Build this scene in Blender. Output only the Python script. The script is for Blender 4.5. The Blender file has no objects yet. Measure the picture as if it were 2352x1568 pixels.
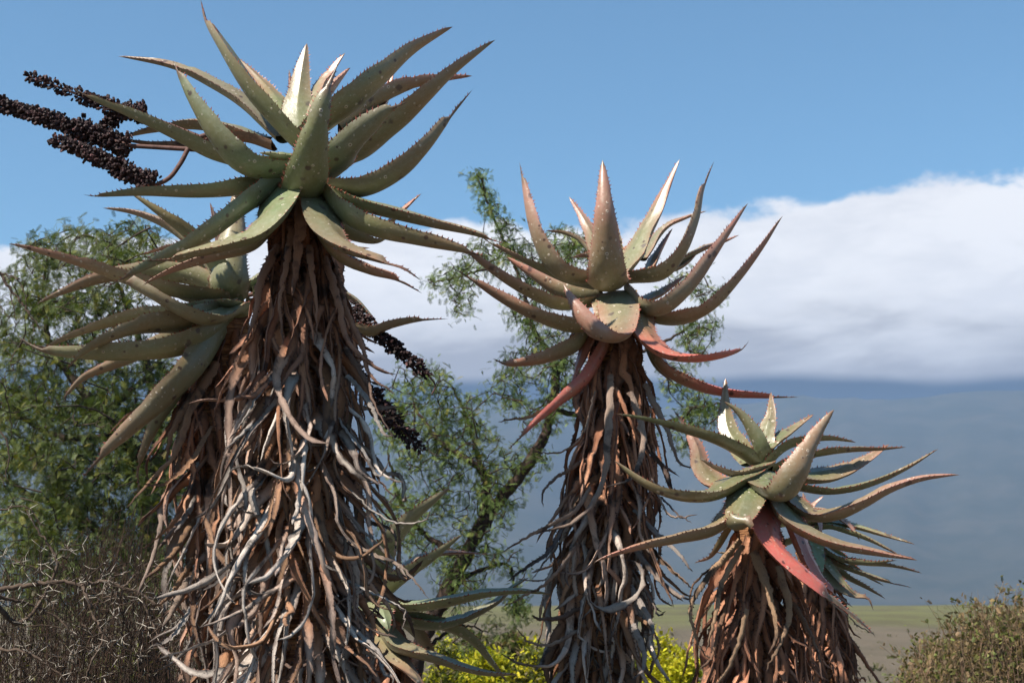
import bpy, math, random
import numpy as np
random.seed(7)
rng = np.random.default_rng(11)
S = bpy.context.scene
COL = S.collection
# ---------------------------------------------------------------- camera
PITCH = math.atan(611/3267.0)
FPX = 50/36*2352.0
CAMZ = 1.6
cam_d = bpy.data.cameras.new('camera')
cam = bpy.data.objects.new('camera', cam_d); COL.objects.link(cam)
cam.location = (0, 0, CAMZ); cam.rotation_euler = (math.radians(90)+PITCH, 0, 0)
cam_d.lens = 50; cam_d.sensor_width = 36; cam_d.clip_start = 0.1; cam_d.clip_end = 40000
cam_d.dof.use_dof = True; cam_d.dof.focus_distance = 5.9; cam_d.dof.aperture_fstop = 6.3
S.camera = cam
# ---------------------------------------------------------------- sun and sky
to_sun = np.array([-0.74, -0.60, 1.15]); to_sun = to_sun/np.linalg.norm(to_sun)
SUN_EL = math.asin(to_sun[2]); SUN_AZ = math.atan2(to_sun[0], to_sun[1])
sd = bpy.data.lights.new('sun', 'SUN'); sd.energy = 5.0; sd.angle = math.radians(0.55); sd.color = (1.0, 0.93, 0.82)
so = bpy.data.objects.new('sun', sd); COL.objects.link(so)
from mathutils import Vector
so.rotation_euler = Vector(tuple(to_sun)).to_track_quat('Z', 'Y').to_euler(); so.location = (-6, -4, 14)
S.view_settings.view_transform = 'Standard'; S.view_settings.look = 'None'
S.view_settings.exposure = 1.15; S.view_settings.gamma = 1.0; S.view_settings.use_curve_mapping = False
S.cycles.max_bounces = 6; S.cycles.diffuse_bounces = 2; S.cycles.glossy_bounces = 2
S.cycles.transmission_bounces = 3; S.cycles.volume_bounces = 1; S.cycles.transparent_max_bounces = 6
S.cycles.use_denoising = True

W = bpy.data.worlds.new('World'); S.world = W; W.use_nodes = True
nt = W.node_tree; nt.nodes.clear()
class NT:
    def __init__(s, t): s.t = t
    def n(s, typ, **kw):
        nd = s.t.nodes.new(typ)
        for k, v in kw.items():
            if k.startswith('i_'):
                nd.inputs[k[2:].replace('_', ' ')].default_value = v
            else: setattr(nd, k, v)
        return nd
    def l(s, a, b): s.t.links.new(a, b)
    def val(s, x, sock):
        if isinstance(x, (int, float)): sock.default_value = x
        else: s.l(x, sock)
    def m(s, op, a, b=0.0, c=0.0, clamp=False):
        nd = s.t.nodes.new('ShaderNodeMath'); nd.operation = op; nd.use_clamp = clamp
        s.val(a, nd.inputs[0]); s.val(b, nd.inputs[1]); s.val(c, nd.inputs[2])
        return nd.outputs[0]
    def ss(s, x, a, b):
        nd = s.t.nodes.new('ShaderNodeMapRange'); nd.interpolation_type = 'SMOOTHSTEP'
        s.val(x, nd.inputs['Value']); s.val(a, nd.inputs['From Min']); s.val(b, nd.inputs['From Max'])
        return nd.outputs[0]
    def mix(s, f, a, b, blend='MIX'):
        nd = s.t.nodes.new('ShaderNodeMix'); nd.data_type = 'RGBA'; nd.blend_type = blend
        s.val(f, nd.inputs[0])
        for x, q in ((a, nd.inputs[6]), (b, nd.inputs[7])):
            if isinstance(x, tuple): q.default_value = (*x[:3], 1)
            else: s.l(x, q)
        return nd.outputs[2]
    def noise(s, vec, scale, detail=3, rough=0.5, dist=0.0):
        nd = s.t.nodes.new('ShaderNodeTexNoise'); nd.inputs['Scale'].default_value = scale
        nd.inputs['Detail'].default_value = detail; nd.inputs['Roughness'].default_value = rough
        nd.inputs['Distortion'].default_value = dist
        if vec is not None: s.l(vec, nd.inputs['Vector'])
        return nd.outputs['Fac']
    def comb(s, x, y, z):
        nd = s.t.nodes.new('ShaderNodeCombineXYZ')
        s.val(x, nd.inputs[0]); s.val(y, nd.inputs[1]); s.val(z, nd.inputs[2]); return nd.outputs[0]
w = NT(nt)
sky = w.n('ShaderNodeTexSky', sky_type='NISHITA'); sky.sun_disc = False
sky.sun_elevation = SUN_EL; sky.sun_rotation = SUN_AZ; sky.air_density = 1.0; sky.dust_density = 0.15; sky.ozone_density = 1.6
geo = w.n('ShaderNodeTexCoord'); sep = w.n('ShaderNodeSeparateXYZ'); w.l(geo.outputs['Generated'], sep.inputs[0])
X, Y, Z = sep.outputs
el = w.m('MULTIPLY', w.m('ARCSINE', Z), 57.2958)                      # elevation, degrees
az = w.m('MULTIPLY', w.m('ARCTAN2', X, Y), 57.2958)                   # azimuth from +Y, degrees
# noise lives on the direction itself (stretched sideways), so it has no seam
cv = w.comb(X, Y, w.m('MULTIPLY', Z, 1.7)); cvs = w.comb(X, Y, w.m('MULTIPLY', Z, 3.2))
n1 = w.noise(cv, 4.2, 2, 0.5); n2 = w.noise(cv, 13.0, 6, 0.6, 0.3); n3 = w.noise(cvs, 7.5, 4, 0.52, 0.3); n4 = w.noise(cvs, 38.0, 4, 0.55, 0.5)
xs = w.m('MAXIMUM', w.m('MINIMUM', X, 0.23), -0.36)
top = w.m('ADD', 15.3, w.m('MULTIPLY', xs, 4.2))
top = w.m('ADD', top, w.m('MULTIPLY', w.m('SUBTRACT', n1, 0.5), 1.2))
top = w.m('ADD', top, w.m('MULTIPLY', w.m('SUBTRACT', n2, 0.5), 3.2))
below = w.m('SUBTRACT', top, el)                                      # degrees below the cloud top
soft = w.m('ADD', 0.15, w.m('MULTIPLY', n3, 0.55))
mask = w.ss(below, w.m('MULTIPLY', soft, -0.35), soft)
mask = w.m('MULTIPLY', mask, w.ss(w.m('ADD', w.m('ABSOLUTE', az), w.m('MULTIPLY', n1, 30.0)), 95.0, 70.0))   # the cloud lies along the mountain only
grey = w.ss(w.m('ADD', el, w.m('MULTIPLY', w.m('SUBTRACT', n3, 0.5), 10.0)), 12.9, 8.8)
puff = w.ss(w.m('ADD', n3, w.m('MULTIPLY', w.m('SUBTRACT', n4, 0.5), 0.3)), 0.42, 0.66)
cc = w.mix(grey, (1.02, 1.01, 1.02), (0.44, 0.43, 0.455))
cc = w.mix(w.m('MULTIPLY', puff, 0.32), cc, (0.60, 0.61, 0.67))
base = w.ss(w.m('ADD', el, w.m('MULTIPLY', w.m('SUBTRACT', n1, 0.5), 2.2)), 9.3, 8.65)
cc = w.mix(base, cc, (0.04, 0.055, 0.085))  # cloud's shaded underside painted dark into the sky, continuing the mountain's fade
bg1 = w.n('ShaderNodeBackground'); bg1.inputs['Strength'].default_value = 0.065; w.l(w.mix(1.0, sky.outputs[0], (0.76, 1.05, 1.09), 'MULTIPLY'), bg1.inputs['Color'])
bg2 = w.n('ShaderNodeBackground'); bg2.inputs['Strength'].default_value = 0.475; w.l(cc, bg2.inputs['Color'])
mx = w.n('ShaderNodeMixShader'); w.l(mask, mx.inputs[0]); w.l(bg1.outputs[0], mx.inputs[1]); w.l(bg2.outputs[0], mx.inputs[2])
wo = w.n('ShaderNodeOutputWorld'); w.l(mx.outputs[0], wo.inputs['Surface'])

# ---------------------------------------------------------------- helpers
cp, sp = math.cos(PITCH), math.sin(PITCH)
def P(px, py, depth):
    xc = (px-1176.0)/FPX; yc = (784.0-py)/FPX
    d = np.array([xc, cp-yc*sp, sp+yc*cp]); d = d*(depth/d[1])
    return np.array([d[0], d[1], d[2]+CAMZ])
def unit(v): return v/np.maximum(np.linalg.norm(v, axis=-1, keepdims=True), 1e-9)
def props(o, label=None, cat=None, group=None, kind=None):
    if label: o['label'] = label
    if cat: o['category'] = cat
    if group: o['group'] = group
    if kind: o['kind'] = kind
    return o
def empty(name, loc, label, cat, group=None):
    o = bpy.data.objects.new(name, None); COL.objects.link(o); o.location = tuple(loc); o.empty_display_size = 0.2
    return props(o, label, cat, group)
def mesh_obj(name, V, Fq, mat, parent=None, col=None, smooth=True, tris=None, kind=None, off=None, lp=None):
    """V (n,3); Fq (m,4) quads and / or tris (k,3)"""
    me = bpy.data.meshes.new(name)
    V = np.asarray(V, dtype=np.float32)
    if off is not None: V = V-np.asarray(off, dtype=np.float32)
    loops = []; starts = []; tot = []
    nq = 0 if Fq is None else len(Fq); ntr = 0 if tris is None else len(tris)
    if nq: loops.append(np.asarray(Fq, dtype=np.int32).ravel())
    if ntr: loops.append(np.asarray(tris, dtype=np.int32).ravel())
    L = np.concatenate(loops)
    st = np.concatenate([np.arange(nq)*4, nq*4+np.arange(ntr)*3]).astype(np.int32)
    me.vertices.add(len(V)); me.vertices.foreach_set('co', V.ravel())
    me.loops.add(len(L)); me.loops.foreach_set('vertex_index', L)
    me.polygons.add(nq+ntr); me.polygons.foreach_set('loop_start', st)
    me.polygons.foreach_set('use_smooth', np.full(nq+ntr, smooth))
    if col is not None:
        a = me.attributes.new('col', 'FLOAT_COLOR', 'POINT')
        c = np.ones((len(V), 4), dtype=np.float32); c[:, :3] = col; a.data.foreach_set('color', c.ravel())
    if lp is not None:
        a = me.attributes.new('lp', 'FLOAT_VECTOR', 'POINT'); a.data.foreach_set('vector', np.asarray(lp, dtype=np.float32).ravel())
    me.update(calc_edges=True); me.validate()
    if mat: me.materials.append(mat)
    o = bpy.data.objects.new(name, me); COL.objects.link(o)
    if parent: o.parent = parent
    if kind: o['kind'] = kind
    return o
def catmull(pts, n):
    pts = np.asarray(pts, float); m = len(pts)
    ext = np.vstack([2*pts[0]-pts[1], pts, 2*pts[-1]-pts[-2]])
    seg = np.linalg.norm(np.diff(pts[:, :3], axis=0), axis=1)**0.7; cum = np.concatenate([[0], np.cumsum(seg)]); cum /= cum[-1]
    t = np.linspace(0, 1, n*6); out = []
    for u in t:
        i = min(np.searchsorted(cum, u, side='right')-1, m-2); f = (u-cum[i])/(cum[i+1]-cum[i]+1e-9); f = min(max(f, 0), 1)
        p0, p1, p2, p3 = ext[i], ext[i+1], ext[i+2], ext[i+3]
        out.append(0.5*((2*p1)+(-p0+p2)*f+(2*p0-5*p1+4*p2-p3)*f*f+(-p0+3*p1-3*p2+p3)*f**3))
    out = np.array(out)
    dl = np.linalg.norm(np.diff(out[:, :3], axis=0), axis=1); c = np.concatenate([[0], np.cumsum(dl)]); c /= c[-1]
    return np.stack([np.interp(np.linspace(0, 1, n), c, out[:, k]) for k in range(out.shape[1])], 1)

def section(u, phi, th):
    """unit arc length section: outer (convex) points and inner (concave) points, (b, n)"""
    R = 1.0/phi; a = u*phi/2
    ob, on = R*np.sin(a), R*(1-np.cos(a))
    k = th*(1-np.abs(u)**2.4); ib, inn = (R-k)*np.sin(a), R-(R-k)*np.cos(a)
    return np.stack([ob, on], -1), np.stack([ib, inn], -1)
def leaf_mesh(path, B0, width, phi, th, twist, no=9, ni=6, ruff=0.0, seed=0):
    """sweep; returns V, quads, tris, ring t, u, side, edges, frames"""
    n = len(path); T = unit(np.gradient(path, axis=0))
    B = B0-(B0*T).sum(1, keepdims=True)*T; B = unit(B); N = np.cross(B, T)
    N = unit(N)
    ct, st = np.cos(twist)[:, None], np.sin(twist)[:, None]
    B, N = B*ct+N*st, N*ct-B*st
    uo = np.linspace(-1, 1, no); ui = np.linspace(1, -1, ni)
    V = []; tt = []; uu = []; sd_ = []
    Eg = np.zeros((2, n, 3))
    r = np.random.default_rng(seed)
    rf = 1+ruff*r.normal(size=(n, no)); 
    for i in range(n):
        o_, _ = section(uo, phi[i], th[i]); _, i_ = section(ui, phi[i], th[i])
        so_ = o_*width[i]*rf[i][:, None]; si_ = i_*width[i]
        si_[0] = so_[-1]; si_[-1] = so_[0]
        q = np.vstack([so_, si_])
        V.append(path[i]+q[:, :1]*B[i]+q[:, 1:]*N[i])
        tt.append(np.full(no+ni, i/(n-1))); uu.append(np.concatenate([uo, ui])); sd_.append(np.concatenate([np.zeros(no), np.ones(ni)]))
        Eg[0, i] = V[-1][0]; Eg[1, i] = V[-1][no-1]
    V = np.array(V).reshape(-1, 3); m = no+ni; Q = []
    for i in range(n-1):
        a = i*m; b = a+m
        for j in range(no-1): Q.append((a+j, a+j+1, b+j+1, b+j))
        for j in range(no, m-1): Q.append((a+j, a+j+1, b+j+1, b+j))
    return V, np.array(Q), np.concatenate(tt), np.concatenate(uu), np.concatenate(sd_), Eg, T, B, N
def teeth_mesh(Eg, T, B, N, L, step, size, tmax=0.97, tmin=0.03, prob=1.0, r=None, wd=0.5):
    V = []; F = []; ct = Eg.shape[1]
    for s in (0, 1):
        k = int(L/step)
        for j in range(k):
            t = tmin+(tmax-tmin)*(j+r.uniform(-.3, .3))/k; t = min(max(t, 0), 0.999)
            if r.random() > prob: continue
            f = t*(ct-1); i = int(f); f -= i; i2 = min(i+1, ct-1)
            p = Eg[s, i]*(1-f)+Eg[s, i2]*f; tv = T[i]
            o = (B[i] if s else -B[i])*0.8+N[i]*0.45+tv*0.35+r.normal(size=3)*0.12; o = o/np.linalg.norm(o)
            z = size*r.uniform(.7, 1.25)*(1-0.25*t); h = z*wd; q = np.cross(tv, o); b = len(V)
            p = p-o*z*0.25
            V += [p+tv*h, p-tv*h*0.8, p+q*h*0.6-tv*0.1*h, p+o*z*1.25+tv*z*0.35]
            F += [(b, b+2, b+3), (b+2, b+1, b+3), (b+1, b, b+3)]
    return np.array(V), np.array(F)
def tube(path, rad, k=6):
    path = np.asarray(path, float); n = len(path); T = unit(np.gradient(path, axis=0))
    ref = np.array([0.31, 0.87, 0.38]); B = unit(np.cross(T, ref)); N = np.cross(T, B)
    a = np.arange(k)*2*math.pi/k; rad = np.broadcast_to(rad, n)
    V = path[:, None]+rad[:, None, None]*(np.cos(a)[None, :, None]*B[:, None]+np.sin(a)[None, :, None]*N[:, None])
    Q = []
    i = np.arange(n-1)[:, None]*k; j = np.arange(k)[None]; j2 = (j+1) % k
    Q = np.stack([i+j, i+j2, i+k+j2, i+k+j], -1).reshape(-1, 4)
    return V.reshape(-1, 3), Q
class Acc:
    def __init__(s): s.V = []; s.Q = []; s.T = []; s.C = []; s.L = []; s.n = 0
    def add(s, V, Q=None, T=None, C=None, L=None):
        V = np.asarray(V)
        if Q is not None and len(Q): s.Q.append(np.asarray(Q)+s.n)
        if T is not None and len(T): s.T.append(np.asarray(T)+s.n)
        s.V.append(V); s.n += len(V)
        if C is not None: s.C.append(np.broadcast_to(np.asarray(C, float), (len(V), 3)))
        s.L.append(np.zeros((len(V), 3)) if L is None else L)
    def build(s, name, mat, parent=None, off=None, kind=None, smooth=True):
        return mesh_obj(name, np.concatenate(s.V), np.concatenate(s.Q) if s.Q else None, mat, parent,
                        np.concatenate(s.C) if s.C else None, smooth, np.concatenate(s.T) if s.T else None, kind, off, np.concatenate(s.L))

# ---------------------------------------------------------------- materials
def material(name, rough=0.6, spec=0.4):
    m = bpy.data.materials.new(name); m.use_nodes = True; t = NT(m.node_tree)
    b = m.node_tree.nodes['Principled BSDF']; b.inputs['Roughness'].default_value = rough
    b.inputs['Specular IOR Level'].default_value = spec
    return m, t, b
def attr(t, name, out='Color'):
    a = t.n('ShaderNodeAttribute', attribute_name=name); return a.outputs[out]
def bump(t, b, h, strength, dist):
    n = t.n('ShaderNodeBump'); n.inputs['Strength'].default_value = strength; n.inputs['Distance'].default_value = dist
    t.l(h, n.inputs['Height']); t.l(n.outputs[0], b.inputs['Normal'])
def mat_live():
    m, t, b = material('aloe_skin', 0.42, 0.6)
    c = attr(t, 'col'); pos = t.n('ShaderNodeTexCoord').outputs['Object']; big = t.noise(pos, 3.5, 4, 0.6, 0.5)
    c = t.mix(t.m('MULTIPLY', t.ss(big, 0.45, 0.7), 0.38), c, t.mix(1.0, c, (1.25, 0.72, 0.55), 'MULTIPLY')); c = t.mix(t.m('MULTIPLY', t.ss(big, 0.5, 0.3), 0.35), c, t.mix(1.0, c, (0.75, 1.05, 0.7), 'MULTIPLY'))
    nA = t.noise(pos, 9, 4, 0.6, 0.4); nB = t.noise(pos, 60, 5, 0.65); lp = attr(t, 'lp', 'Vector')
    c = t.mix(t.ss(nA, 0.35, 0.72), c, t.mix(0.32, c, (0.18, 0.13, 0.08)))
    c = t.mix(t.m('MULTIPLY', t.ss(nB, 0.45, 0.75), 0.35), c, t.mix(0.7, c, (0.34, 0.33, 0.26)))
    st = t.noise(lp, 30, 3, 0.5); c = t.mix(t.m('MULTIPLY', t.ss(st, 0.4, 0.7), 0.22), c, (0.09, 0.10, 0.05))
    # scab rings, pale specks and dark spots
    def vor(scale):
        v = t.n('ShaderNodeTexVoronoi'); v.inputs['Scale'].default_value = scale; t.l(pos, v.inputs['Vector'])
        s = t.n('ShaderNodeSeparateColor'); t.l(v.outputs['Color'], s.inputs[0]); return v.outputs['Distance'], s
    d1, s1 = vor(52); gate = t.ss(t.m('ADD', s1.outputs[0], t.m('MULTIPLY', nA, 0.9)), 1.10, 1.16)
    rad_ = t.m('ADD', 0.55, t.m('MULTIPLY', s1.outputs[2], 1.5)); d1 = t.m('MULTIPLY', d1, rad_); disc = t.ss(d1, 0.27, 0.20); hole = t.ss(d1, 0.12, 0.06)
    ring = t.m('MULTIPLY', t.m('SUBTRACT', disc, hole, clamp=True), gate)
    c = t.mix(t.m('MULTIPLY', ring, 0.6), c, (0.52, 0.45, 0.36)); c = t.mix(t.m('MULTIPLY', t.m('MULTIPLY', hole, gate), 0.8), c, (0.10, 0.04, 0.03))
    d2, s2 = vor(34); g2 = t.ss(t.m('ADD', s2.outputs[1], t.m('MULTIPLY', nA, 0.6)), 0.98, 1.02)
    dark = t.m('MULTIPLY', t.ss(t.m('MULTIPLY', d2, t.m('ADD', 0.5, t.m('MULTIPLY', s2.outputs[2], 1.8))), 0.26, 0.14), g2); c = t.mix(t.m('MULTIPLY', dark, 0.85), c, (0.045, 0.02, 0.018))
    d3, s3 = vor(17); g3 = t.ss(s3.outputs[0], 0.86, 0.9)
    c = t.mix(t.m('MULTIPLY', t.m('MULTIPLY', t.ss(t.m('ADD', d3, t.m('MULTIPLY', nB, 0.5)), 0.56, 0.44), g3), 0.7), c, (0.05, 0.03, 0.035))
    t.l(c, b.inputs['Base Color'])
    r_ = t.m('ADD', 0.26, t.m('MULTIPLY', nB, 0.28)); t.l(r_, b.inputs['Roughness'])
    h = t.m('ADD', t.m('MULTIPLY', nB, 0.5), t.m('ADD', ring, t.m('MULTIPLY', nA, 1.4))); bump(t, b, h, 0.5, 0.004)
    b.inputs['Subsurface Weight'].default_value = 0.0
    return m
def mat_dead():
    m, t, b = material('withered_leaf', 0.72, 0.3)
    c = attr(t, 'col'); lp = attr(t, 'lp', 'Vector'); pos = t.n('ShaderNodeTexCoord').outputs['Object']
    fib = t.noise(lp, 26, 4, 0.6); nA = t.noise(pos, 14, 4, 0.6, 0.5); nB = t.noise(pos, 90, 4, 0.65)
    c = t.mix(t.m('MULTIPLY', t.ss(fib, 0.4, 0.7), 0.45), c, t.mix(0.75, c, (0.10, 0.055, 0.035)))
    c = t.mix(t.m('MULTIPLY', t.ss(nA, 0.54, 0.70), 0.55), c, (0.10, 0.055, 0.045))
    c = t.mix(t.m('MULTIPLY', t.ss(nB, 0.60, 0.72), 0.7), c, (0.035, 0.025, 0.025))
    mold = t.m('MULTIPLY', t.ss(t.noise(pos, 5.5, 5, 0.62, 0.6), 0.57, 0.66), 0.8); c = t.mix(mold, c, (0.028, 0.022, 0.022))
    t.l(c, b.inputs['Base Color'])
    h = t.m('ADD', t.m('MULTIPLY', fib, 1.0), t.m('ADD', t.m('MULTIPLY', nA, 1.2), t.m('MULTIPLY', nB, 0.4))); bump(t, b, h, 0.9, 0.006)
    return m
def mat_vcol(name, rough=0.8, spec=0.2, scale=30, amt=0.4, dark=(0.03, 0.02, 0.015), trans=0.0, bmp=0.0):
    m, t, b = material(name, rough, spec)
    c = attr(t, 'col'); pos = t.n('ShaderNodeTexCoord').outputs['Object']; n_ = t.noise(pos, scale, 4, 0.6)
    c = t.mix(t.m('MULTIPLY', t.ss(n_, 0.4, 0.7), amt), c, dark); t.l(c, b.inputs['Base Color'])
    if bmp: bump(t, b, n_, 0.8, bmp)
    if trans:
        tr = t.n('ShaderNodeBsdfTranslucent'); t.l(t.mix(1.0, c, (0.9, 1.0, 0.35), 'MULTIPLY'), tr.inputs['Color'])
        mx_ = t.n('ShaderNodeMixShader'); mx_.inputs[0].default_value = trans
        t.l(b.outputs[0], mx_.inputs[1]); t.l(tr.outputs[0], mx_.inputs[2]); t.l(mx_.outputs[0], m.node_tree.nodes['Material Output'].inputs['Surface'])
    return m
M_LIVE = mat_live(); M_DEAD = mat_dead()
M_TOOTH = mat_vcol('leaf_tooth', 0.5, 0.4, 40, 0.2, (0.05, 0.02, 0.02))
M_SEED = mat_vcol('seed_capsule', 0.7, 0.3, 50, 0.4, (0.008, 0.004, 0.004))
M_STEM = mat_vcol('dry_stem', 0.75, 0.3, 60, 0.5, (0.03, 0.015, 0.012), bmp=0.003)
M_BARK = mat_vcol('bark', 0.9, 0.15, 25, 0.6, (0.025, 0.017, 0.013), bmp=0.01)
M_FOL = mat_vcol('feathery_foliage', 0.6, 0.25, 4, 0.15, (0.03, 0.04, 0.012), trans=0.28)
M_THORN = mat_vcol('white_thorn', 0.4, 0.5, 40, 0.15, (0.2, 0.16, 0.12))
def mat_trunk():
    m, t, b = material('aloe_trunk', 0.9, 0.15)
    pos = t.n('ShaderNodeTexCoord').outputs['Object']; s = t.n('ShaderNodeMapping'); s.inputs['Scale'].default_value = (6, 6, 60); t.l(pos, s.inputs[0])
    a = t.noise(s.outputs[0], 1.0, 5, 0.6, 1.0); c_ = t.noise(pos, 20, 5, 0.6)
    c = t.mix(t.ss(a, 0.35, 0.65), (0.09, 0.035, 0.018), (0.42, 0.21, 0.10)); c = t.mix(t.m('MULTIPLY', t.ss(c_, 0.45, 0.7), 0.7), c, (0.10, 0.05, 0.03))
    t.l(c, b.inputs['Base Color']); bump(t, b, t.m('ADD', a, c_), 1.0, 0.02); return m
M_TRUNK = mat_trunk()

# ================================================================ SETTING: ground, mountain, haze
def fbm(x, y, s, o=4, seed=0):
    r = np.random.default_rng(seed); v = np.zeros_like(x, float); a = 1.0; f = 1.0/s
    for k in range(o):
        for q in range(4):
            th = r.uniform(0, 6.28); ph = r.uniform(0, 6.28)
            v += a*0.5*np.sin((x*math.cos(th)+y*math.sin(th))*f*6.28*r.uniform(.7, 1.4)+ph)
        a *= 0.5; f *= 2.0
    return v
def build_ground():
    rr = np.concatenate([[0.0], np.geomspace(1.5, 7000, 110)]); na = 256
    a = np.arange(na)*2*math.pi/na
    R, A = np.meshgrid(rr, a, indexing='ij'); x = R*np.sin(A); y = R*np.cos(A)
    z = 2.6*np.exp(-((R-430)/210.0)**2)*(0.85+0.0004*x)+0.25*fbm(x, y, 160, 3, 3)*np.clip((R-40)/200, 0, 1)
    z += 0.05*fbm(x, y, 9, 3, 5)*np.clip((R-3)/10, 0, 1)
    z -= np.clip((R-700)/2500, 0, 1)*4
    V = np.stack([x, y, z], -1).reshape(-1, 3); i = np.arange(len(rr)-1)[:, None]*na; j = np.arange(na)[None]; j2 = (j+1) % na
    Q = np.stack([i+j, i+j2, i+na+j2, i+na+j], -1).reshape(-1, 4)[:, ::-1]
    m, t, b = material('veld', 0.95, 0.05)
    pos = t.n('ShaderNodeTexCoord').outputs['Object']; sp_ = t.n('ShaderNodeSeparateXYZ'); t.l(pos, sp_.inputs[0])
    mp = t.n('ShaderNodeMapping'); mp.inputs['Scale'].default_value = (1, .35, 1); t.l(pos, mp.inputs[0])
    big = t.noise(mp.outputs[0], 0.012, 5, 0.6, 0.5); mid = t.noise(mp.outputs[0], 0.05, 9, 0.78, 0.6); fin = t.noise(pos, 3.0, 5, 0.7)
    dist = t.m('SQRT', t.m('ADD', t.m('POWER', sp_.outputs[0], 2.0), t.m('POWER', sp_.outputs[1], 2.0)))
    g = t.ss(t.m('ADD', t.m('ADD', dist, t.m('MULTIPLY', t.m('SUBTRACT', big, 0.5), 420.0)), t.m('MULTIPLY', sp_.outputs[0], 0.9)), 70, 170)
    brown = t.mix(t.ss(mid, 0.35, 0.65), (0.135, 0.11, 0.085), (0.085, 0.075, 0.055)); green = t.mix(t.ss(mid, 0.3, 0.7), (0.130, 0.135, 0.060), (0.080, 0.070, 0.045))
    c = t.mix(g, brown, green); c = t.mix(t.m('MULTIPLY', t.ss(fin, 0.5, 0.75), 0.5), c, (0.06, 0.065, 0.03)); t.l(c, b.inputs['Base Color'])
    bump(t, b, t.m('ADD', mid, t.m('MULTIPLY', fin, 0.4)), 1.0, 0.5)
    mesh_obj('ground', V, Q, m, kind='structure')
build_ground()
def build_mountain():
    na, nr = 300, 90
    A = np.linspace(-1.25, 1.25, na); K = np.linspace(0, 1, nr); AA, KK = np.meshgrid(A, K)
    R = 3000+KK*3300; x = R*np.sin(AA); y = R*np.cos(AA)
    ridge = 828+10*np.sin(AA*5+1)+9*fbm(AA*100, KK*0, 26, 4, 21)
    z = -6+(ridge+6)*np.clip(KK/0.86, 0, 1)**1.35
    spur = fbm(AA*1000, KK*25, 130, 4, 8); z += spur*34*np.clip(KK*1.6, 0, 1)*np.clip((0.98-KK)/0.25, 0, 1)
    z = np.where(KK > 0.86, z-(KK-0.86)*2400, z)
    V = np.stack([x, y, z], -1).reshape(-1, 3); i = np.arange(nr-1)[:, None]*na; j = np.arange(na-1)[None]
    Q = np.stack([i+j, i+j+1, i+na+j+1, i+na+j], -1).reshape(-1, 4)
    m, t, b = material('mountain_slope', 0.95, 0.05); pos = t.n('ShaderNodeTexCoord').outputs['Object']
    n_ = t.noise(pos, 0.006, 7, 0.65, 0.4); c = t.mix(t.ss(n_, 0.35, 0.7), (0.030, 0.034, 0.027), (0.046, 0.045, 0.036)); t.l(c, b.inputs['Base Color'])
    
    mesh_obj('mountain', V, Q, m, kind='structure')
build_mountain()
def build_haze():
    V = [(x, y, z) for z in (-9.5, 990) for x, y in ((-7200, -7200), (7200, -7200), (7200, 7200), (-7200, 7200))]
    Q = [(0, 3, 2, 1), (4, 5, 6, 7), (0, 1, 5, 4), (1, 2, 6, 5), (2, 3, 7, 6), (3, 0, 4, 7)]
    m = bpy.data.materials.new('pale_haze'); m.use_nodes = True; t = m.node_tree; t.nodes.clear()
    v = t.nodes.new('ShaderNodeVolumePrincipled'); v.inputs['Color'].default_value = (0.29, 0.44, 0.70, 1); v.inputs['Density'].default_value = 0.00010
    v.inputs['Anisotropy'].default_value = 0.0
    o = t.nodes.new('ShaderNodeOutputMaterial'); t.links.new(v.outputs[0], o.inputs['Volume'])
    mesh_obj('haze', V, np.array(Q), m, kind='stuff', smooth=False)
build_haze()

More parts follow.
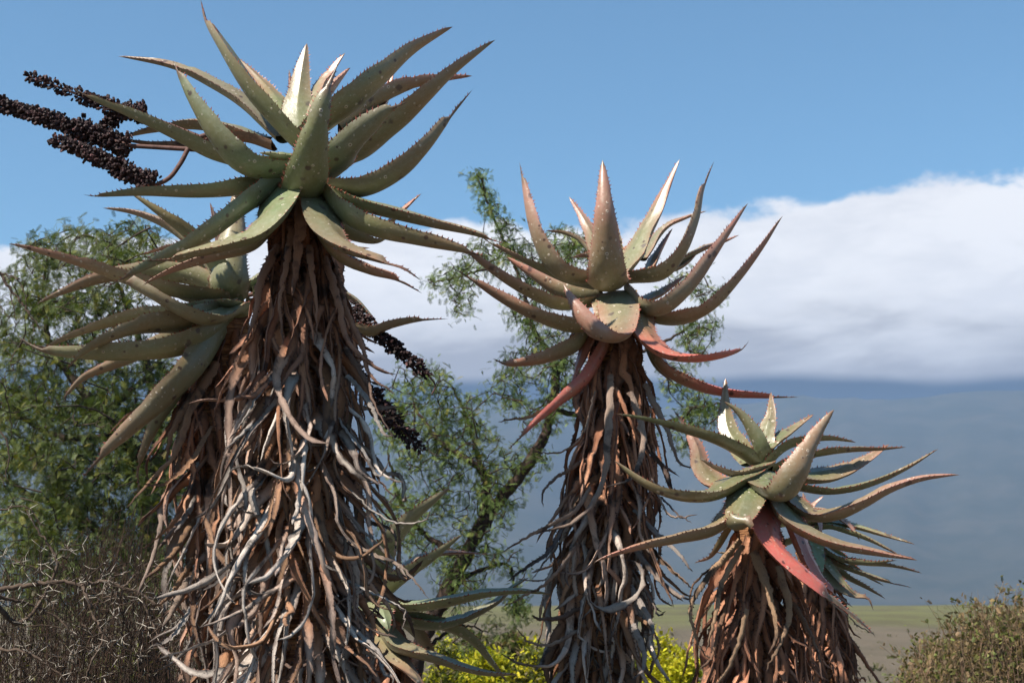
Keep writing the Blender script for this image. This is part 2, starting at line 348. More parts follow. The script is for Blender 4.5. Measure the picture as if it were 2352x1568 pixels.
# ================================================================ ALOES
GREEN = np.array([0.082, 0.120, 0.046]); PALE = np.array([0.25, 0.28, 0.16]); PINK = np.array([0.36, 0.165, 0.13])
RED = np.array([0.50, 0.105, 0.085]); BROWN = np.array([0.17, 0.09, 0.06]); DARK = np.array([0.045, 0.03, 0.028])
def smooth(a, b, x): 
    q = np.clip((x-a)/(b-a), 0, 1); return q*q*(3-2*q)
LEAFN = 34
def live_leaf(root, off, axis_xy, depth, spec, tint, lseed):
    """spec: pts [(x, y, dz)..] base to tip in the photograph's frame, W apparent width, options"""
    pts, Wpx, opt = spec; Wpx = Wpx*tint.get('w', 1.0); r = np.random.default_rng(lseed)
    path = catmull([P(x, y, depth+dz) for x, y, dz in pts], LEAFN)
    L = np.linalg.norm(np.diff(path, axis=0), axis=1).sum()
    t = np.linspace(0, 1, LEAFN)
    # tangential direction of this leaf round the crown
    far = path[int(LEAFN*0.75)]-path[0]; rad = np.array([far[0], far[1]*1.0, 0.0]); 
    if np.linalg.norm(rad[:2]) < 0.03: rad = np.array([0.02, -1, 0])
    rad = rad/np.linalg.norm(rad); Bd = np.array([rad[1], -rad[0], 0.0])
    # make N = B x T point up / inward
    Tm = unit(path[LEAFN//3]-path[0]); Nt = np.cross(Bd, Tm); want = np.array([0, 0, 1.0])*max(rad@Tm, 0)-rad*Tm[2]
    if Nt@want < 0: Bd = -Bd
    roll = opt.get('roll', r.uniform(-.25, .25))
    if 'under' in opt:
        Tq = unit(path[LEAFN//2]-path[LEAFN//2-1]); Bq = unit(Bd-(Bd@Tq)*Tq); roll = -opt['under'] if (Bq@unit(path[LEAFN//2]-np.array([0, 0, CAMZ]))) > 0 else opt['under']
    twist = np.full(LEAFN, roll)+opt.get('tw', r.uniform(-.25, .25))*t
    dt = opt.get('dry', 0.0)
    prof = (0.90+0.10*smooth(0, 0.16, t))*np.power(np.clip(1-t, 0, 1), 0.66)*(1.0+0.16*np.sin(math.pi*np.clip(t*1.15,0,1)))
    if dt:
        prof = np.where(t > 1-dt, prof[np.searchsorted(t, 1-dt)-1]*0.36*np.clip((1-t)/dt, 0, 1)**0.5*(1+0.2*np.sin(t*160)), prof)
    if opt.get('blunt'): prof = np.maximum(prof, 0.42*(np.clip((1-t)/0.03, 0, 1)**0.4))*np.clip((1-t)/0.02, 0, 1)**0.5
    prof = prof*(1+0.025*np.sin(t*r.uniform(14, 30)+r.uniform(0, 6))+0.012*r.normal(size=LEAFN))
    if r.random() < 0.35: kk = int(r.integers(12, LEAFN-6)); prof[kk] *= 0.86; prof[kk+1] *= 0.93
    prof[-1] = 0.004
    phi = np.full(LEAFN, opt.get('phi', 2.0))+0.5*t; th = 0.24+0.20*t
    # width so that the leaf looks Wpx wide from where the photograph was taken
    k = LEAFN//4; Tk = unit(path[k+1]-path[k]); Bk = unit(Bd-(Bd@Tk)*Tk); Nk = np.cross(Bk, Tk)
    ct, st = math.cos(twist[k]), math.sin(twist[k]); Bk, Nk = Bk*ct+Nk*st, Nk*ct-Bk*st
    v = unit(path[k]-np.array([0, 0, CAMZ])); pr = unit(np.cross(Tk, v))
    o_, _ = section(np.linspace(-1, 1, 9), phi[k], th[k]); e = o_[:, :1]*Bk+o_[:, 1:]*Nk; e = e@pr
    ext = max(e.max()-e.min(), 0.45)*0.80
    wmax = min(Wpx/FPX*depth/ext, 0.235 if Wpx > 60 else (0.19 if Wpx > 34 else 0.12))
    twist = twist+0.05*np.sin(t*r.uniform(6, 16)+r.uniform(0, 6)); phi = phi+0.15*np.sin(t*r.uniform(8, 20)+r.uniform(0, 6))
    V, Q, tt, uu, ss_, Eg, T, B, N = leaf_mesh(path, Bd[None].repeat(LEAFN, 0), prof*wmax, phi, th, twist, 9, 6, 0.012, lseed)
    jit = r.normal(size=3)*0.012; 
    # colours that belong to the leaf: green body, pink margins and tip, red when withering, brown dry point
    pinkf = min(1.0, opt.get('pink', tint['pink'])*(0.65+tint['pink'])); redf = opt.get('red', 0.0)
    c = GREEN[None]*(1-tint['pale'])+PALE[None]*tint['pale']; c = np.repeat(c, len(V), 0)+jit*0.6
    mf = np.clip(pinkf*(0.25+0.75*smooth(0.25, 0.95, tt)+0.45*np.abs(uu)**5), 0, 1)[:, None]; c = c*(1-mf)+PINK*mf
    if redf:
        a0, a1 = opt.get('rr', (0.1, 0.5)); rf = (redf*smooth(a0, a1, tt))[:, None]; c = c*(1-rf)+RED*rf
    if dt:
        df = smooth(1-dt-0.02, 1-dt+0.01, tt)[:, None]; c = c*(1-df)+(BROWN*0.8)*df
        df2 = smooth(1-dt*0.65, 1-dt*0.15, tt)[:, None]*0.8; c = c*(1-df2)+DARK*df2
    else:
        df = smooth(0.93, 0.99, tt)[:, None]; c = c*(1-df)+BROWN*df
    if opt.get('dead'): c = np.repeat(np.array([[0.26, 0.15, 0.10]]), len(V), 0)
    lp = np.stack([tt*L*1.2, uu*1.5+ss_*7, np.full(len(V), lseed*1.37)], 1)
    o = mesh_obj('leaf', V, Q, M_DEAD if opt.get('dead') else M_LIVE, root, np.clip(c, 0.01, 1), off=off, lp=lp)
    if opt.get('label'): o['label'] = opt['label']
    Vt, Ft = teeth_mesh(Eg, T, B, N, L, opt.get('step', 0.021), min(0.0115, 0.004+wmax*0.07), 0.985, 0.06, 0.96, r)
    if len(Vt):
        tc = np.array([0.26, 0.075, 0.05])*r.uniform(.6, 1.2)
        mesh_obj('teeth', Vt, None, M_TOOTH, o, np.repeat(tc[None], len(Vt), 0), False, Ft, 'stuff', off)
    return o

class Axis:
    def __init__(s, keys, depth):
        k = np.array([[*P(x, y, depth), hw/FPX*depth] for x, y, hw in keys]); s.k = k[np.argsort(k[:, 2])]
    def at(s, z): return np.array([np.interp(z, s.k[:, 2], s.k[:, 0]), np.interp(z, s.k[:, 2], s.k[:, 1])])
    def R(s, z): return np.interp(z, s.k[:, 2], s.k[:, 3])
def dead_leaf(ax, z0, ph, L, r, layer, age, curl, rt=0.075, wmul=1.0):
    n = 24; ds = L/(n-1); c = ax.at(z0); out = np.array([math.cos(ph), math.sin(ph), 0.0]); tan = np.array([-out[1], out[0], 0.0])
    p = np.array([c[0], c[1], z0])+out*rt; d = unit(out*r.uniform(.35, .8)+np.array([0, 0, -0.45])+tan*r.normal()*0.2); path = [p.copy()]
    drift = r.normal()*0.10; ct0 = r.uniform(0.35, 0.88); k = unit(tan*r.choice([-1, -1, -1, 1])*r.uniform(.4, 1)+out*r.normal()*0.9+np.array([0, 0, r.normal()*0.35]))
    kr = r.normal(size=(n, 3))*0.10
    kink = r.integers(6, n-3) if r.random() < 0.5 else -1
    for i in range(1, n):
        s = i/(n-1)
        if s < ct0:
            g = np.array([0, 0, -1.0]); cc = ax.at(p[2]); rv = p[:2]-cc; rr_ = np.linalg.norm(rv)+1e-6; ro = np.array([rv[0]/rr_, rv[1]/rr_, 0]); tgt = max(ax.R(p[2])*layer, rt*1.05)
            d = unit(d+g*0.42+ro*np.clip((tgt-rr_)*7, -0.5, 0.4)+tan*drift*0.7+kr[i]*0.7)
        else:
            a = curl*ds/(L*(1-ct0)+0.05)*1.75*(1+0.5*math.sin(s*9+ph)); ca, sa = math.cos(a), math.sin(a)
            d = d*ca+np.cross(k, d)*sa+k*(k@d)*(1-ca); d = unit(d+kr[i]*1.1+np.array([0, 0, -0.05]))
        if i == kink: d = unit(d+r.normal(size=3)*0.5)
        p = p+d*ds
        cc = ax.at(p[2]); rv = p[:2]-cc; rr_ = np.linalg.norm(rv)
        mn = rt*1.02+0.006
        if rr_ < mn: p[:2] = cc+rv/max(rr_, 1e-5)*mn
        path.append(p.copy())
    path = np.array(path); t = np.linspace(0, 1, n)
    wb = r.uniform(0.044, 0.078)*wmul*(1.3 if r.random() < .12 else 1.0); width = wb*(1.05-0.30*smooth(0, 0.6, t))*np.clip(1-t, 0, 1)**0.34*(1+0.13*r.normal(size=n)*(t > 0.1)); width[-1] = 0.002
    phi = r.uniform(1.6, 3.0)+r.uniform(0.3, 1.6)*smooth(0.1, 0.8, t)+0.2*r.normal(size=n); phi = np.clip(phi, 1.2, 4.2)
    th = np.full(n, r.uniform(0.08, 0.15))+0.16*t
    tw = r.normal()*0.9+math.pi*(r.random() < .35)+r.normal()*1.3*smooth(0.15, 1, t)
    tw = tw+0.25*np.sin(t*r.uniform(5, 14)+r.uniform(0, 6))
    V, Q, tt, uu, ss_, Eg, T, B, N = leaf_mesh(path, -tan[None].repeat(n, 0)*1.0, width, phi, th, tw, 6, 4, 0.08, int(r.integers(1e6)))
    young = np.array([0.54, 0.26, 0.15])*r.uniform(.55, 1.25)+np.array([0.05, 0, 0])*r.random()
    bas = np.array([0.50, 0.235, 0.11])*r.uniform(.65, 1.25); gr = (np.array([0.66, 0.57, 0.50]) if r.random() < .7 else np.array([0.42, 0.24, 0.14]))*r.uniform(.35, 1.3)
    a = np.clip(age*r.uniform(0.35, 1.15), 0, 1); s0 = 0.55-0.45*a
    f = (smooth(s0-0.15, s0+0.2, tt)*min(1, a*1.35))[:, None]
    c = (young*(1-a)+bas*a)*(1-f)+gr*f
    mg = (smooth(0.6, 0.98, np.abs(uu))*r.uniform(0.45, 0.95))[:, None]; c = c*(1-mg)+np.array([0.055, 0.032, 0.028])*mg
    tip = (smooth(0.80, 1, tt)*r.uniform(0.2, 0.95))[:, None]; c = c*(1-tip)+DARK*tip
    lp = np.stack([tt*L*1.3, uu*1.6+ss_*5, np.full(len(V), r.uniform(0, 50))], 1)
    Vt, Ft = teeth_mesh(Eg, T, B, N, L, 0.024, 0.0085, 0.98, 0.04, 0.9, r, 0.55)
    Ct = np.repeat((np.array([0.10, 0.055, 0.045])*r.uniform(.4, 1.5))[None], len(Vt), 0)
    nV = len(V)
    return (np.vstack([V, Vt]), Q, Ft+nV, np.vstack([np.clip(c, .01, 1), Ct]), np.vstack([lp, np.zeros((len(Vt), 3))]))
def skirt(root, off, ax, ztop, zbot, N, r, Lr=(0.42, 0.75), grey0=0.35, maxparts=290, curlmul=1.0, rt=0.075, wmul=1.0, Rm=1.0):
    items = []
    for i in range(N):
        f = (i+r.random())/N; z0 = ztop+(zbot-ztop)*f; ph = (i*2.39996+r.normal()*0.25) % (2*math.pi)
        depthbelow = ztop-z0; age = smooth(grey0*0.35, grey0*1.3, np.array(depthbelow))*1.0
        L = r.uniform(*Lr); layer = (r.uniform(0.25, 0.75) if r.random() < .45 else r.uniform(.75, 1.08))*Rm; curl = abs(r.normal()*0.6+0.95); curl *= curlmul*(0.35+0.65*float(age))
        g = dead_leaf(ax, z0, ph, L, r, layer, float(age), curl, rt, wmul)
        facing = -math.sin(ph)
        items.append((facing*0.6+layer*0.5, g))
    items.sort(key=lambda q: -q[0]); rest = Acc()
    for j, (k, g) in enumerate(items):
        if j < maxparts: 
            V, Q, Tq, C, Lq = g; mesh_obj('withered_leaf', V, Q, M_DEAD, root, C, True, Tq, None, off, Lq)
        else: rest.add(g[0], g[1], g[2], g[3], g[4])
    if rest.n: 
        o = rest.build('withered_leaves', M_DEAD, root, off, 'stuff')
def traced_dead(root, off, depth, pts, Wpx, r, col=(0.33, 0.18, 0.11), tipc=None, roll=None):
    n = 30; path = catmull([P(x, y, depth+dz) for x, y, dz in pts], n)+r.normal(size=(n, 3))*0.002
    t = np.linspace(0, 1, n); wm = Wpx/FPX*depth*1.2; width = wm*(0.75+0.25*smooth(0, .2, t))*np.clip(1-t, 0, 1)**0.5*(1+0.08*r.normal(size=n)); width[-1] = 0.002
    phi = 2.0+1.2*t; th = 0.1+0.1*t; roll = r.uniform(-.8, .8) if roll is None else roll
    d = path[-1]-path[0]; B0 = np.array([d[1], -d[0], 0.001]); B0 = np.array([1.0, 0, 0]) if abs(d[0]) < abs(d[2])*0.6 else np.array([0, 1.0, 0.1])
    V, Q, tt, uu, ss_, Eg, T, B, N = leaf_mesh(path, B0[None].repeat(n, 0), width, phi, th, roll+r.normal()*0.8*t, 6, 4, 0.04, 3)
    c = np.repeat(np.array(col)[None], len(V), 0)
    tip = smooth(0.7, 1, tt)[:, None]*0.8; c = c*(1-tip)+(DARK if tipc is None else np.array(tipc))*tip
    L = np.linalg.norm(np.diff(path, axis=0), axis=1).sum()
    lp = np.stack([tt*L*1.3, uu*1.6+ss_*5, np.full(len(V), r.uniform(0, 50))], 1)
    Vt, Ft = teeth_mesh(Eg, T, B, N, L, 0.024, 0.008, 0.98, 0.04, 0.9, r, 0.55); nV = len(V)
    mesh_obj('withered_leaf', np.vstack([V, Vt]), Q, M_DEAD, root, np.vstack([np.clip(c, .01, 1), np.repeat(DARK[None], len(Vt), 0)]), True, Ft+nV, None, off, np.vstack([lp, np.zeros((len(Vt), 3))]))
def trunk(root, off, ax, ztop, rt):
    n = 90; z = np.linspace(0.0, ztop, n); c = np.array([ax.at(q) for q in z]); k = 18; V = []
    r = np.random.default_rng(5)
    for i in range(n):
        a = np.arange(k)*2*math.pi/k; rad = rt*(1.0+0.25*(1-i/n))*(1+0.10*r.normal(size=k)*0.6+0.07*math.sin(i*1.7))
        V.append(np.stack([c[i, 0]+rad*np.cos(a), c[i, 1]+rad*np.sin(a), np.full(k, z[i])], 1))
    V.append(np.array([[c[-1, 0], c[-1, 1], ztop+rt*0.4]])); V = np.vstack(V)
    i = np.arange(n-1)[:, None]*k; j = np.arange(k)[None]; j2 = (j+1) % k; Q = np.stack([i+j, i+j2, i+k+j2, i+k+j], -1).reshape(-1, 4)
    Tt = [( (n-1)*k+q, (n-1)*k+(q+1) % k, n*k) for q in range(k)]
    mesh_obj('trunk', V, Q, M_TRUNK, root, None, True, np.array(Tt), None, off)
def capsule(r):
    a = np.arange(4)*math.pi/2; V = [(0, 0, 0)]+[(0.42*math.cos(q), 0.42*math.sin(q), 0.45) for q in a]+[(0.30*math.cos(q), 0.30*math.sin(q), 0.85) for q in a]
    T_ = [(0, 1+(j+1) % 4, 1+j) for j in range(4)]; Qd = [(1+j, 1+(j+1) % 4, 5+(j+1) % 4, 5+j) for j in range(4)]+[(5, 6, 7, 8)]
    return np.array(V, float), np.array(Qd), np.array(T_)
CAPS = capsule(0)
def spike(root, off, depth, pts, rpx, r, stalk=None, tail=None, dens=1.0, tipfrac=0.12):
    """a dead flower spike: stem and dark seed capsules; pts base to tip (x, y, dz), rpx base radius"""
    path = catmull([P(x, y, depth+dz) for x, y, dz in pts], 40)
    full = path
    if stalk: full = np.vstack([catmull([P(x, y, depth+dz) for x, y, dz in stalk], 20)[:-1], path])
    if tail: full = np.vstack([full, catmull([P(x, y, depth+dz) for x, y, dz in tail], 14)[1:]])
    n = len(full); rad = np.interp(np.linspace(0, 1, n), [0, 0.4, 1], [0.011, 0.009, 0.003])
    V, Q = tube(full, rad, 7)
    st = mesh_obj('flower_spike', V, Q, M_STEM, root, np.repeat(np.array([[0.11, 0.055, 0.045]]), len(V), 0), off=off)
    L = np.linalg.norm(np.diff(path, axis=0), axis=1).sum(); R0 = rpx/FPX*depth
    cnt = int(L*1500*dens); A = Acc()
    T = unit(np.gradient(path, axis=0))
    for i in range(cnt):
        s = r.random(); 
        if s > 1-tipfrac and r.random() < 0.6: continue
        f = s*39; k = int(f); p = path[k]*(1-f+k)+path[min(k+1, 39)]*(f-k); tv = T[k]
        o = r.normal(size=3); o = unit(o-(o@tv)*tv); rr_ = R0*(1-0.55*s)*r.uniform(.35, 1.0)
        ln = r.uniform(0.014, 0.036); z = unit(o*1.0+tv*0.7+np.array([0, 0, -0.15])+r.normal(size=3)*0.35); x = unit(np.cross(z, r.normal(size=3))); y = np.cross(z, x)
        q = CAPS[0]*ln; q[:, :2] *= r.uniform(.4, .75); V = p+o*rr_*(0.62+0.25*math.sin(s*23+i%3))+q[:, :1]*x+q[:, 1:2]*y+q[:, 2:]*z
        c = np.array([0.022, 0.010, 0.010])*r.uniform(.4, 2.2); 
        if r.random() < 0.1: c = c*3.0
        A.add(V, CAPS[1], CAPS[2], c)
    A.build('seed_capsules', M_SEED, st, off, 'stuff', False)

GROUP = 'tall aloes with skirts of withered leaves'
def aloe(depth, keys, leaves, label, tint, seed, nskirt, ztop_px, zbot_px, rt, **kw):
    r = np.random.default_rng(seed)
    ax = Axis(keys, depth); zt = P(keys[0][0], ztop_px, depth)[2]; zb = P(keys[0][0], zbot_px, depth)[2]
    zg = 0.0; c0 = ax.at(zg); off = np.array([c0[0], c0[1], 0.0])
    root = empty('aloe', off, label, 'aloe', GROUP)
    heart = P(keys[0][0], kw.get('heart', ztop_px-40), depth)[2]
    trunk(root, off, ax, heart, rt)
    for i, sp_ in enumerate(leaves): live_leaf(root, off, ax.at(zt), depth, sp_, tint, seed*100+i)
    skirt(root, off, ax, zt, zb, nskirt, r, kw.get('Lr', (0.42, 0.75)), kw.get('grey0', 0.35), kw.get('maxparts', 290), kw.get('curlmul', 1.0), rt, kw.get('wmul', 1.0), kw.get('Rm', 1.0))
    return root, off, r

A_LEAVES = [
 ([(690,350,.0),(640,305,-.05),(562,215,-.1),(500,110,-.1),(470,50,-.08),(460,-2,-.05)], 84, dict(dry=.17, pink=.25, roll=.05, phi=1.9)),
 ([(650,330,.1),(560,250,.15),(490,205,.2),(400,160,.25),(272,130,.3)], 52, dict(roll=.35)),
 ([(672,310,.12),(640,250,.2),(590,185,.3),(535,125,.35)], 40, dict(pink=.5, roll=.5)),
 ([(688,325,.05),(686,260,.12),(692,180,.17),(705,100,.2)], 66, dict(pink=.35, roll=0)),
 ([(670,260,.3),(667,215,.33),(664,160,.36)], 16, dict(pink=.8)),
 ([(708,300,.1),(725,245,.15),(755,185,.2),(793,122,.2)], 38, dict(pink=.6)),
 ([(735,300,.25),(752,240,.3),(775,200,.33),(805,156,.36)], 42, dict(pink=.8, roll=.4)),
 ([(705,425,-.06),(698,462,-.20),(704,418,-.36),(722,320,-.50),(744,225,-.55),(775,150,-.52)], 96, dict(dry=.15, pink=.2, roll=0, tw=0, phi=1.9)),
 ([(715,330,.0),(760,290,-.05),(820,242,-.08),(890,180,-.05),(955,118,.0),(1040,62,.05)], 88, dict(pink=.45, roll=.1)),
 ([(735,385,.05),(830,362,.04),(905,305,.0),(980,235,-.05),(1050,165,-.05),(1138,92,-.02)], 64, dict(pink=.5, roll=.1)),
 ([(790,310,.25),(860,245,.3),(930,205,.33),(1000,188,.35),(1085,175,.36)], 36, dict(pink=.9, roll=.3)),
 ([(830,350,.3),(862,290,.36),(890,230,.42),(905,165,.45)], 44, dict(pink=.7)),
 ([(745,410,-.12),(785,370,-.22),(835,310,-.28),(885,262,-.30),(935,235,-.3)], 66, dict(pink=.2, roll=.1, dry=.13)),
 ([(730,445,-.08),(830,448,-.15),(915,408,-.2),(985,340,-.22),(1040,265,-.2),(1085,207,-.18)], 56, dict(pink=.4, dry=.2, roll=.15)),
 ([(640,395,-.0),(560,385,-.08),(480,362,-.12),(400,320,-.15),(300,270,-.18),(215,231,-.2),(160,198,-.2)], 50, dict(dry=.11, pink=.15, roll=.1)),
 ([(672,405,-.1),(605,412,-.25),(545,385,-.33),(487,318,-.38),(440,240,-.4),(410,175,-.4),(397,138,-.4)], 76, dict(dry=.09, pink=.15, roll=.0)),
 ([(600,335,.15),(530,312,.2),(440,298,.25),(350,305,.28),(270,320,.3)], 40, dict(pink=.5, roll=.3)),
 ([(625,345,.1),(560,325,.12),(500,335,.14),(440,340,.15),(350,335,.16),(255,318,.16)], 26, dict(dead=1)),
 ([(650,428,-.1),(550,446,-.18),(450,453,-.24),(330,449,-.28),(225,452,-.3),(192,447,-.3)], 38, dict(dry=.09, pink=.0, roll=-.1)),
 ([(660,425,-.1),(590,470,-.25),(500,535,-.38),(400,588,-.45),(285,640,-.5),(240,662,-.5)], 54, dict(dry=.12, pink=.15, under=.6)),
 ([(668,440,-.12),(645,505,-.32),(590,556,-.42),(510,580,-.47),(440,592,-.5),(385,600,-.5),(328,598,-.5)], 78, dict(dry=.15, pink=.2, roll=-.1, phi=1.5)),
 ([(650,500,-.1),(590,572,-.22),(500,598,-.28),(400,625,-.3),(328,655,-.3)], 36, dict(pink=.7)),
 ([(745,450,-.08),(820,482,-.15),(900,503,-.2),(1000,525,-.22),(1080,540,-.22),(1165,562,-.2)], 46, dict(dry=.12, pink=.35, roll=-.1)),
 ([(740,450,-.12),(785,508,-.25),(860,540,-.33),(950,558,-.38),(1040,574,-.4),(1125,592,-.4)], 62, dict(dry=.10, pink=.35, under=.3)),
 ([(728,465,-.12),(735,530,-.32),(790,580,-.42),(870,603,-.45),(925,618,-.45),(968,645,-.43)], 72, dict(dry=.2, pink=.35, phi=1.5, roll=.1)),
 ([(722,520,-.05),(770,595,-.2),(840,628,-.27),(910,645,-.28),(970,674,-.26)], 44, dict(dry=.16, pink=.8, roll=.1)),
 ([(870,545,.25),(915,500,.3),(968,445,.33)], 20, dict(pink=.9)),
 ([(680,375,-.02),(640,365,-.1),(595,352,-.12)], 30, dict(pink=.1)),
 ([(690,400,-.05),(655,390,-.14),(625,375,-.16)], 34, dict(pink=.1)),
 ([(760,400,.1),(800,330,.2),(850,260,.3),(862,215,.32)], 40, dict(pink=.4)),
 ([(720,480,.15),(790,540,.25),(860,560,.3),(900,540,.32)], 44, dict(pink=.3)),
 ([(640,440,.1),(570,440,.25),(545,490,.3)], 40, dict(pink=.3)),
]
rA, oA, rgA = aloe(5.5, [(690,470,34),(690,560,72),(695,650,108),(692,760,138),(690,900,165),(692,1100,192),(700,1300,205),(710,1500,208),(715,1650,210),(720,2345,150)],
   A_LEAVES, 'tallest aloe, front left, with a broad grey green crown above a long shaggy skirt', dict(pink=.42, pale=.25), 21, 370, 480, 1640, 0.085, heart=415, grey0=0.55)
for pts, wd in (([(682,455,-.12),(684,500,-.2),(680,570,-.22),(672,680,-.22)], 44), ([(668,520,-.15),(655,600,-.2),(640,690,-.22),(650,790,-.22)], 24), ([(712,560,-.15),(720,620,-.22),(730,700,-.22),(728,790,-.22)], 24),
                ([(745,590,-.1),(775,680,-.18),(800,780,-.2),(850,830,-.2),(905,862,-.2)], 22), ([(640,560,-.12),(600,640,-.2),(585,720,-.22),(560,790,-.25)], 26), ([(765,600,-.05),(790,700,-.15),(830,790,-.18),(850,860,-.2),(910,905,-.2)], 20)):
    traced_dead(rA, oA, 5.5, pts, wd, rgA, (0.36, 0.19, 0.125))
SP = np.random.default_rng(77)
spike(rA, oA, 5.5, [(300,335,.1),(200,305,.12),(100,268,.14),(-45,228,.16)], 27, SP, stalk=[(560,350,.1),(440,343,.1),(300,335,.1)], dens=1.9)
spike(rA, oA, 5.5, [(338,268,.1),(250,245,.1),(160,210,.1),(65,174,.1)], 20, SP, stalk=[(520,340,.1),(420,300,.12),(338,268,.1)], tipfrac=.45)
spike(rA, oA, 5.5, [(335,255,.22),(290,255,.24),(225,305,.26),(200,315,.26)], 22, SP)
spike(rA, oA, 5.5, [(285,345,.16),(250,325,.18),(215,300,.2),(190,275,.2)], 18, SP, tipfrac=.4)
spike(rA, oA, 5.5, [(358,425,.05),(290,392,.06),(205,352,.08),(122,320,.1)], 26, SP, stalk=[(520,300,.1),(450,320,.08),(415,375,.06),(390,408,.05),(358,425,.05)], tipfrac=.2, dens=1.8)

B_LEAVES = [
 ([(520,700,-.05),(485,620,-.15),(430,550,-.22),(370,500,-.25),(300,445,-.25)], 78, dict(pink=.15, roll=.1)),
 ([(510,680,.1),(470,610,.15),(400,540,.2),(320,498,.22),(236,478,.25)], 44, dict(pink=.6)),
 ([(520,700,-.05),(440,690,-.2),(350,672,-.28),(270,645,-.3),(190,615,-.32),(100,585,-.34),(20,560,-.35)], 54, dict(pink=.75, roll=.1)),
 ([(548,720,-.1),(480,748,-.35),(420,728,-.45),(350,685,-.5),(288,648,-.5)], 66, dict(pink=.2, blunt=1, roll=.1)),
 ([(520,680,.1),(430,645,.15),(330,635,.18),(230,645,.18),(150,672,.16),(83,698,.15)], 42, dict(under=.6, pink=.6)),
 ([(530,670,.2),(470,622,.28),(400,605,.3),(340,625,.3),(290,640,.28)], 58, dict(pink=.5, roll=-.3)),
 ([(520,640,.3),(440,580,.35),(390,572,.35),(325,586,.35)], 22, dict(pink=.9)),
 ([(525,695,-.1),(522,650,-.2),(528,580,-.2),(540,490,-.1),(545,405,-.05)], 62, dict(pink=.45, roll=0)),
 ([(515,640,.3),(500,560,.35),(490,510,.35),(482,465,.35)], 22, dict(pink=.9)),
 ([(535,700,-.02),(480,698,-.1),(420,690,-.12),(360,650,-.12)], 40, dict(pink=.2)),
 ([(535,720,-.05),(440,735,-.2),(330,738,-.25),(250,750,-.28),(160,778,-.3),(90,806,-.3)], 46, dict(under=.5, pink=.5)),
 ([(535,735,-.1),(450,752,-.3),(330,760,-.42),(240,788,-.46),(182,822,-.48),(150,852,-.48)], 60, dict(under=.5, pink=.35, dry=.07)),
 ([(530,740,-.08),(470,790,-.25),(400,815,-.33),(300,822,-.38),(200,820,-.4),(120,812,-.4),(80,800,-.4),(38,770,-.4)], 60, dict(under=.4, pink=.3, dry=.15)),
 ([(520,740,.1),(430,775,.15),(340,810,.15),(240,850,.15),(190,872,.15),(145,915,.15)], 36, dict(under=.6, pink=.5)),
 ([(520,750,-.12),(460,845,-.3),(385,920,-.38),(310,985,-.42),(240,1045,-.44),(185,1102,-.45)], 62, dict(under=1.0, pink=.5, dry=.14)),
 ([(500,780,-.05),(430,880,-.18),(370,970,-.22),(330,1050,-.24),(318,1085,-.24),(322,1130,-.24)], 44, dict(under=1.0, pink=.4, dry=.16)),
 ([(510,760,.05),(480,820,-.05),(450,870,-.05)], 50, dict(pink=.1)),
 ([(560,710,.0),(700,745,.05),(840,770,.05),(900,752,.05),(960,738,.05),(1030,732,.05)], 42, dict(pink=.5, dry=.13)),
 ([(580,680,.1),(700,660,.15),(800,690,.15),(870,748,.15)], 36, dict(pink=.3)),
 ([(540,730,-.1),(515,700,-.3),(490,690,-.35)], 40, dict(pink=.1)),
 ([(545,690,.15),(620,640,.2),(720,590,.25),(850,570,.28)], 40, dict(pink=.2)),
]
rB, oB, rgB = aloe(6.3, [(530,760,40),(508,850,88),(500,950,108),(515,1100,118),(540,1300,132),(560,1500,128),(568,1650,128),(580,2230,100)],
   B_LEAVES, 'leaning aloe behind the tallest one, its crown fanning out to the left edge', dict(pink=.3, pale=.4, w=1.18), 33, 215, 755, 1640, 0.085, heart=715, grey0=0.7)
for pts, wd in (([(500,830,-.15),(440,930,-.25),(400,1040,-.3),(345,1100,-.3),(292,1165,-.3)], 26), ([(480,850,-.1),(420,940,-.2),(390,1000,-.25),(380,1075,-.25)], 26), ([(490,980,-.2),(440,1060,-.3),(380,1110,-.32),(325,1110,-.32)], 18), ([(450,1120,-.2),(420,1180,-.25),(370,1230,-.3),(322,1265,-.3)], 22)):
    traced_dead(rB, oB, 6.3, pts, wd, rgB, (0.34, 0.18, 0.10))
spike(rB, oB, 6.3, [(790,700,.1),(860,760,.1),(930,818,.1),(985,862,.1)], 26, SP, stalk=[(560,680,.1),(680,660,.1),(790,700,.1)], tail=[(985,862,.1),(1000,885,.1),(992,905,.1)])
spike(rB, oB, 6.3, [(800,840,.15),(860,915,.15),(915,980,.15),(968,1032,.15)], 35, SP, stalk=[(570,700,.1),(700,760,.1),(800,840,.15)])

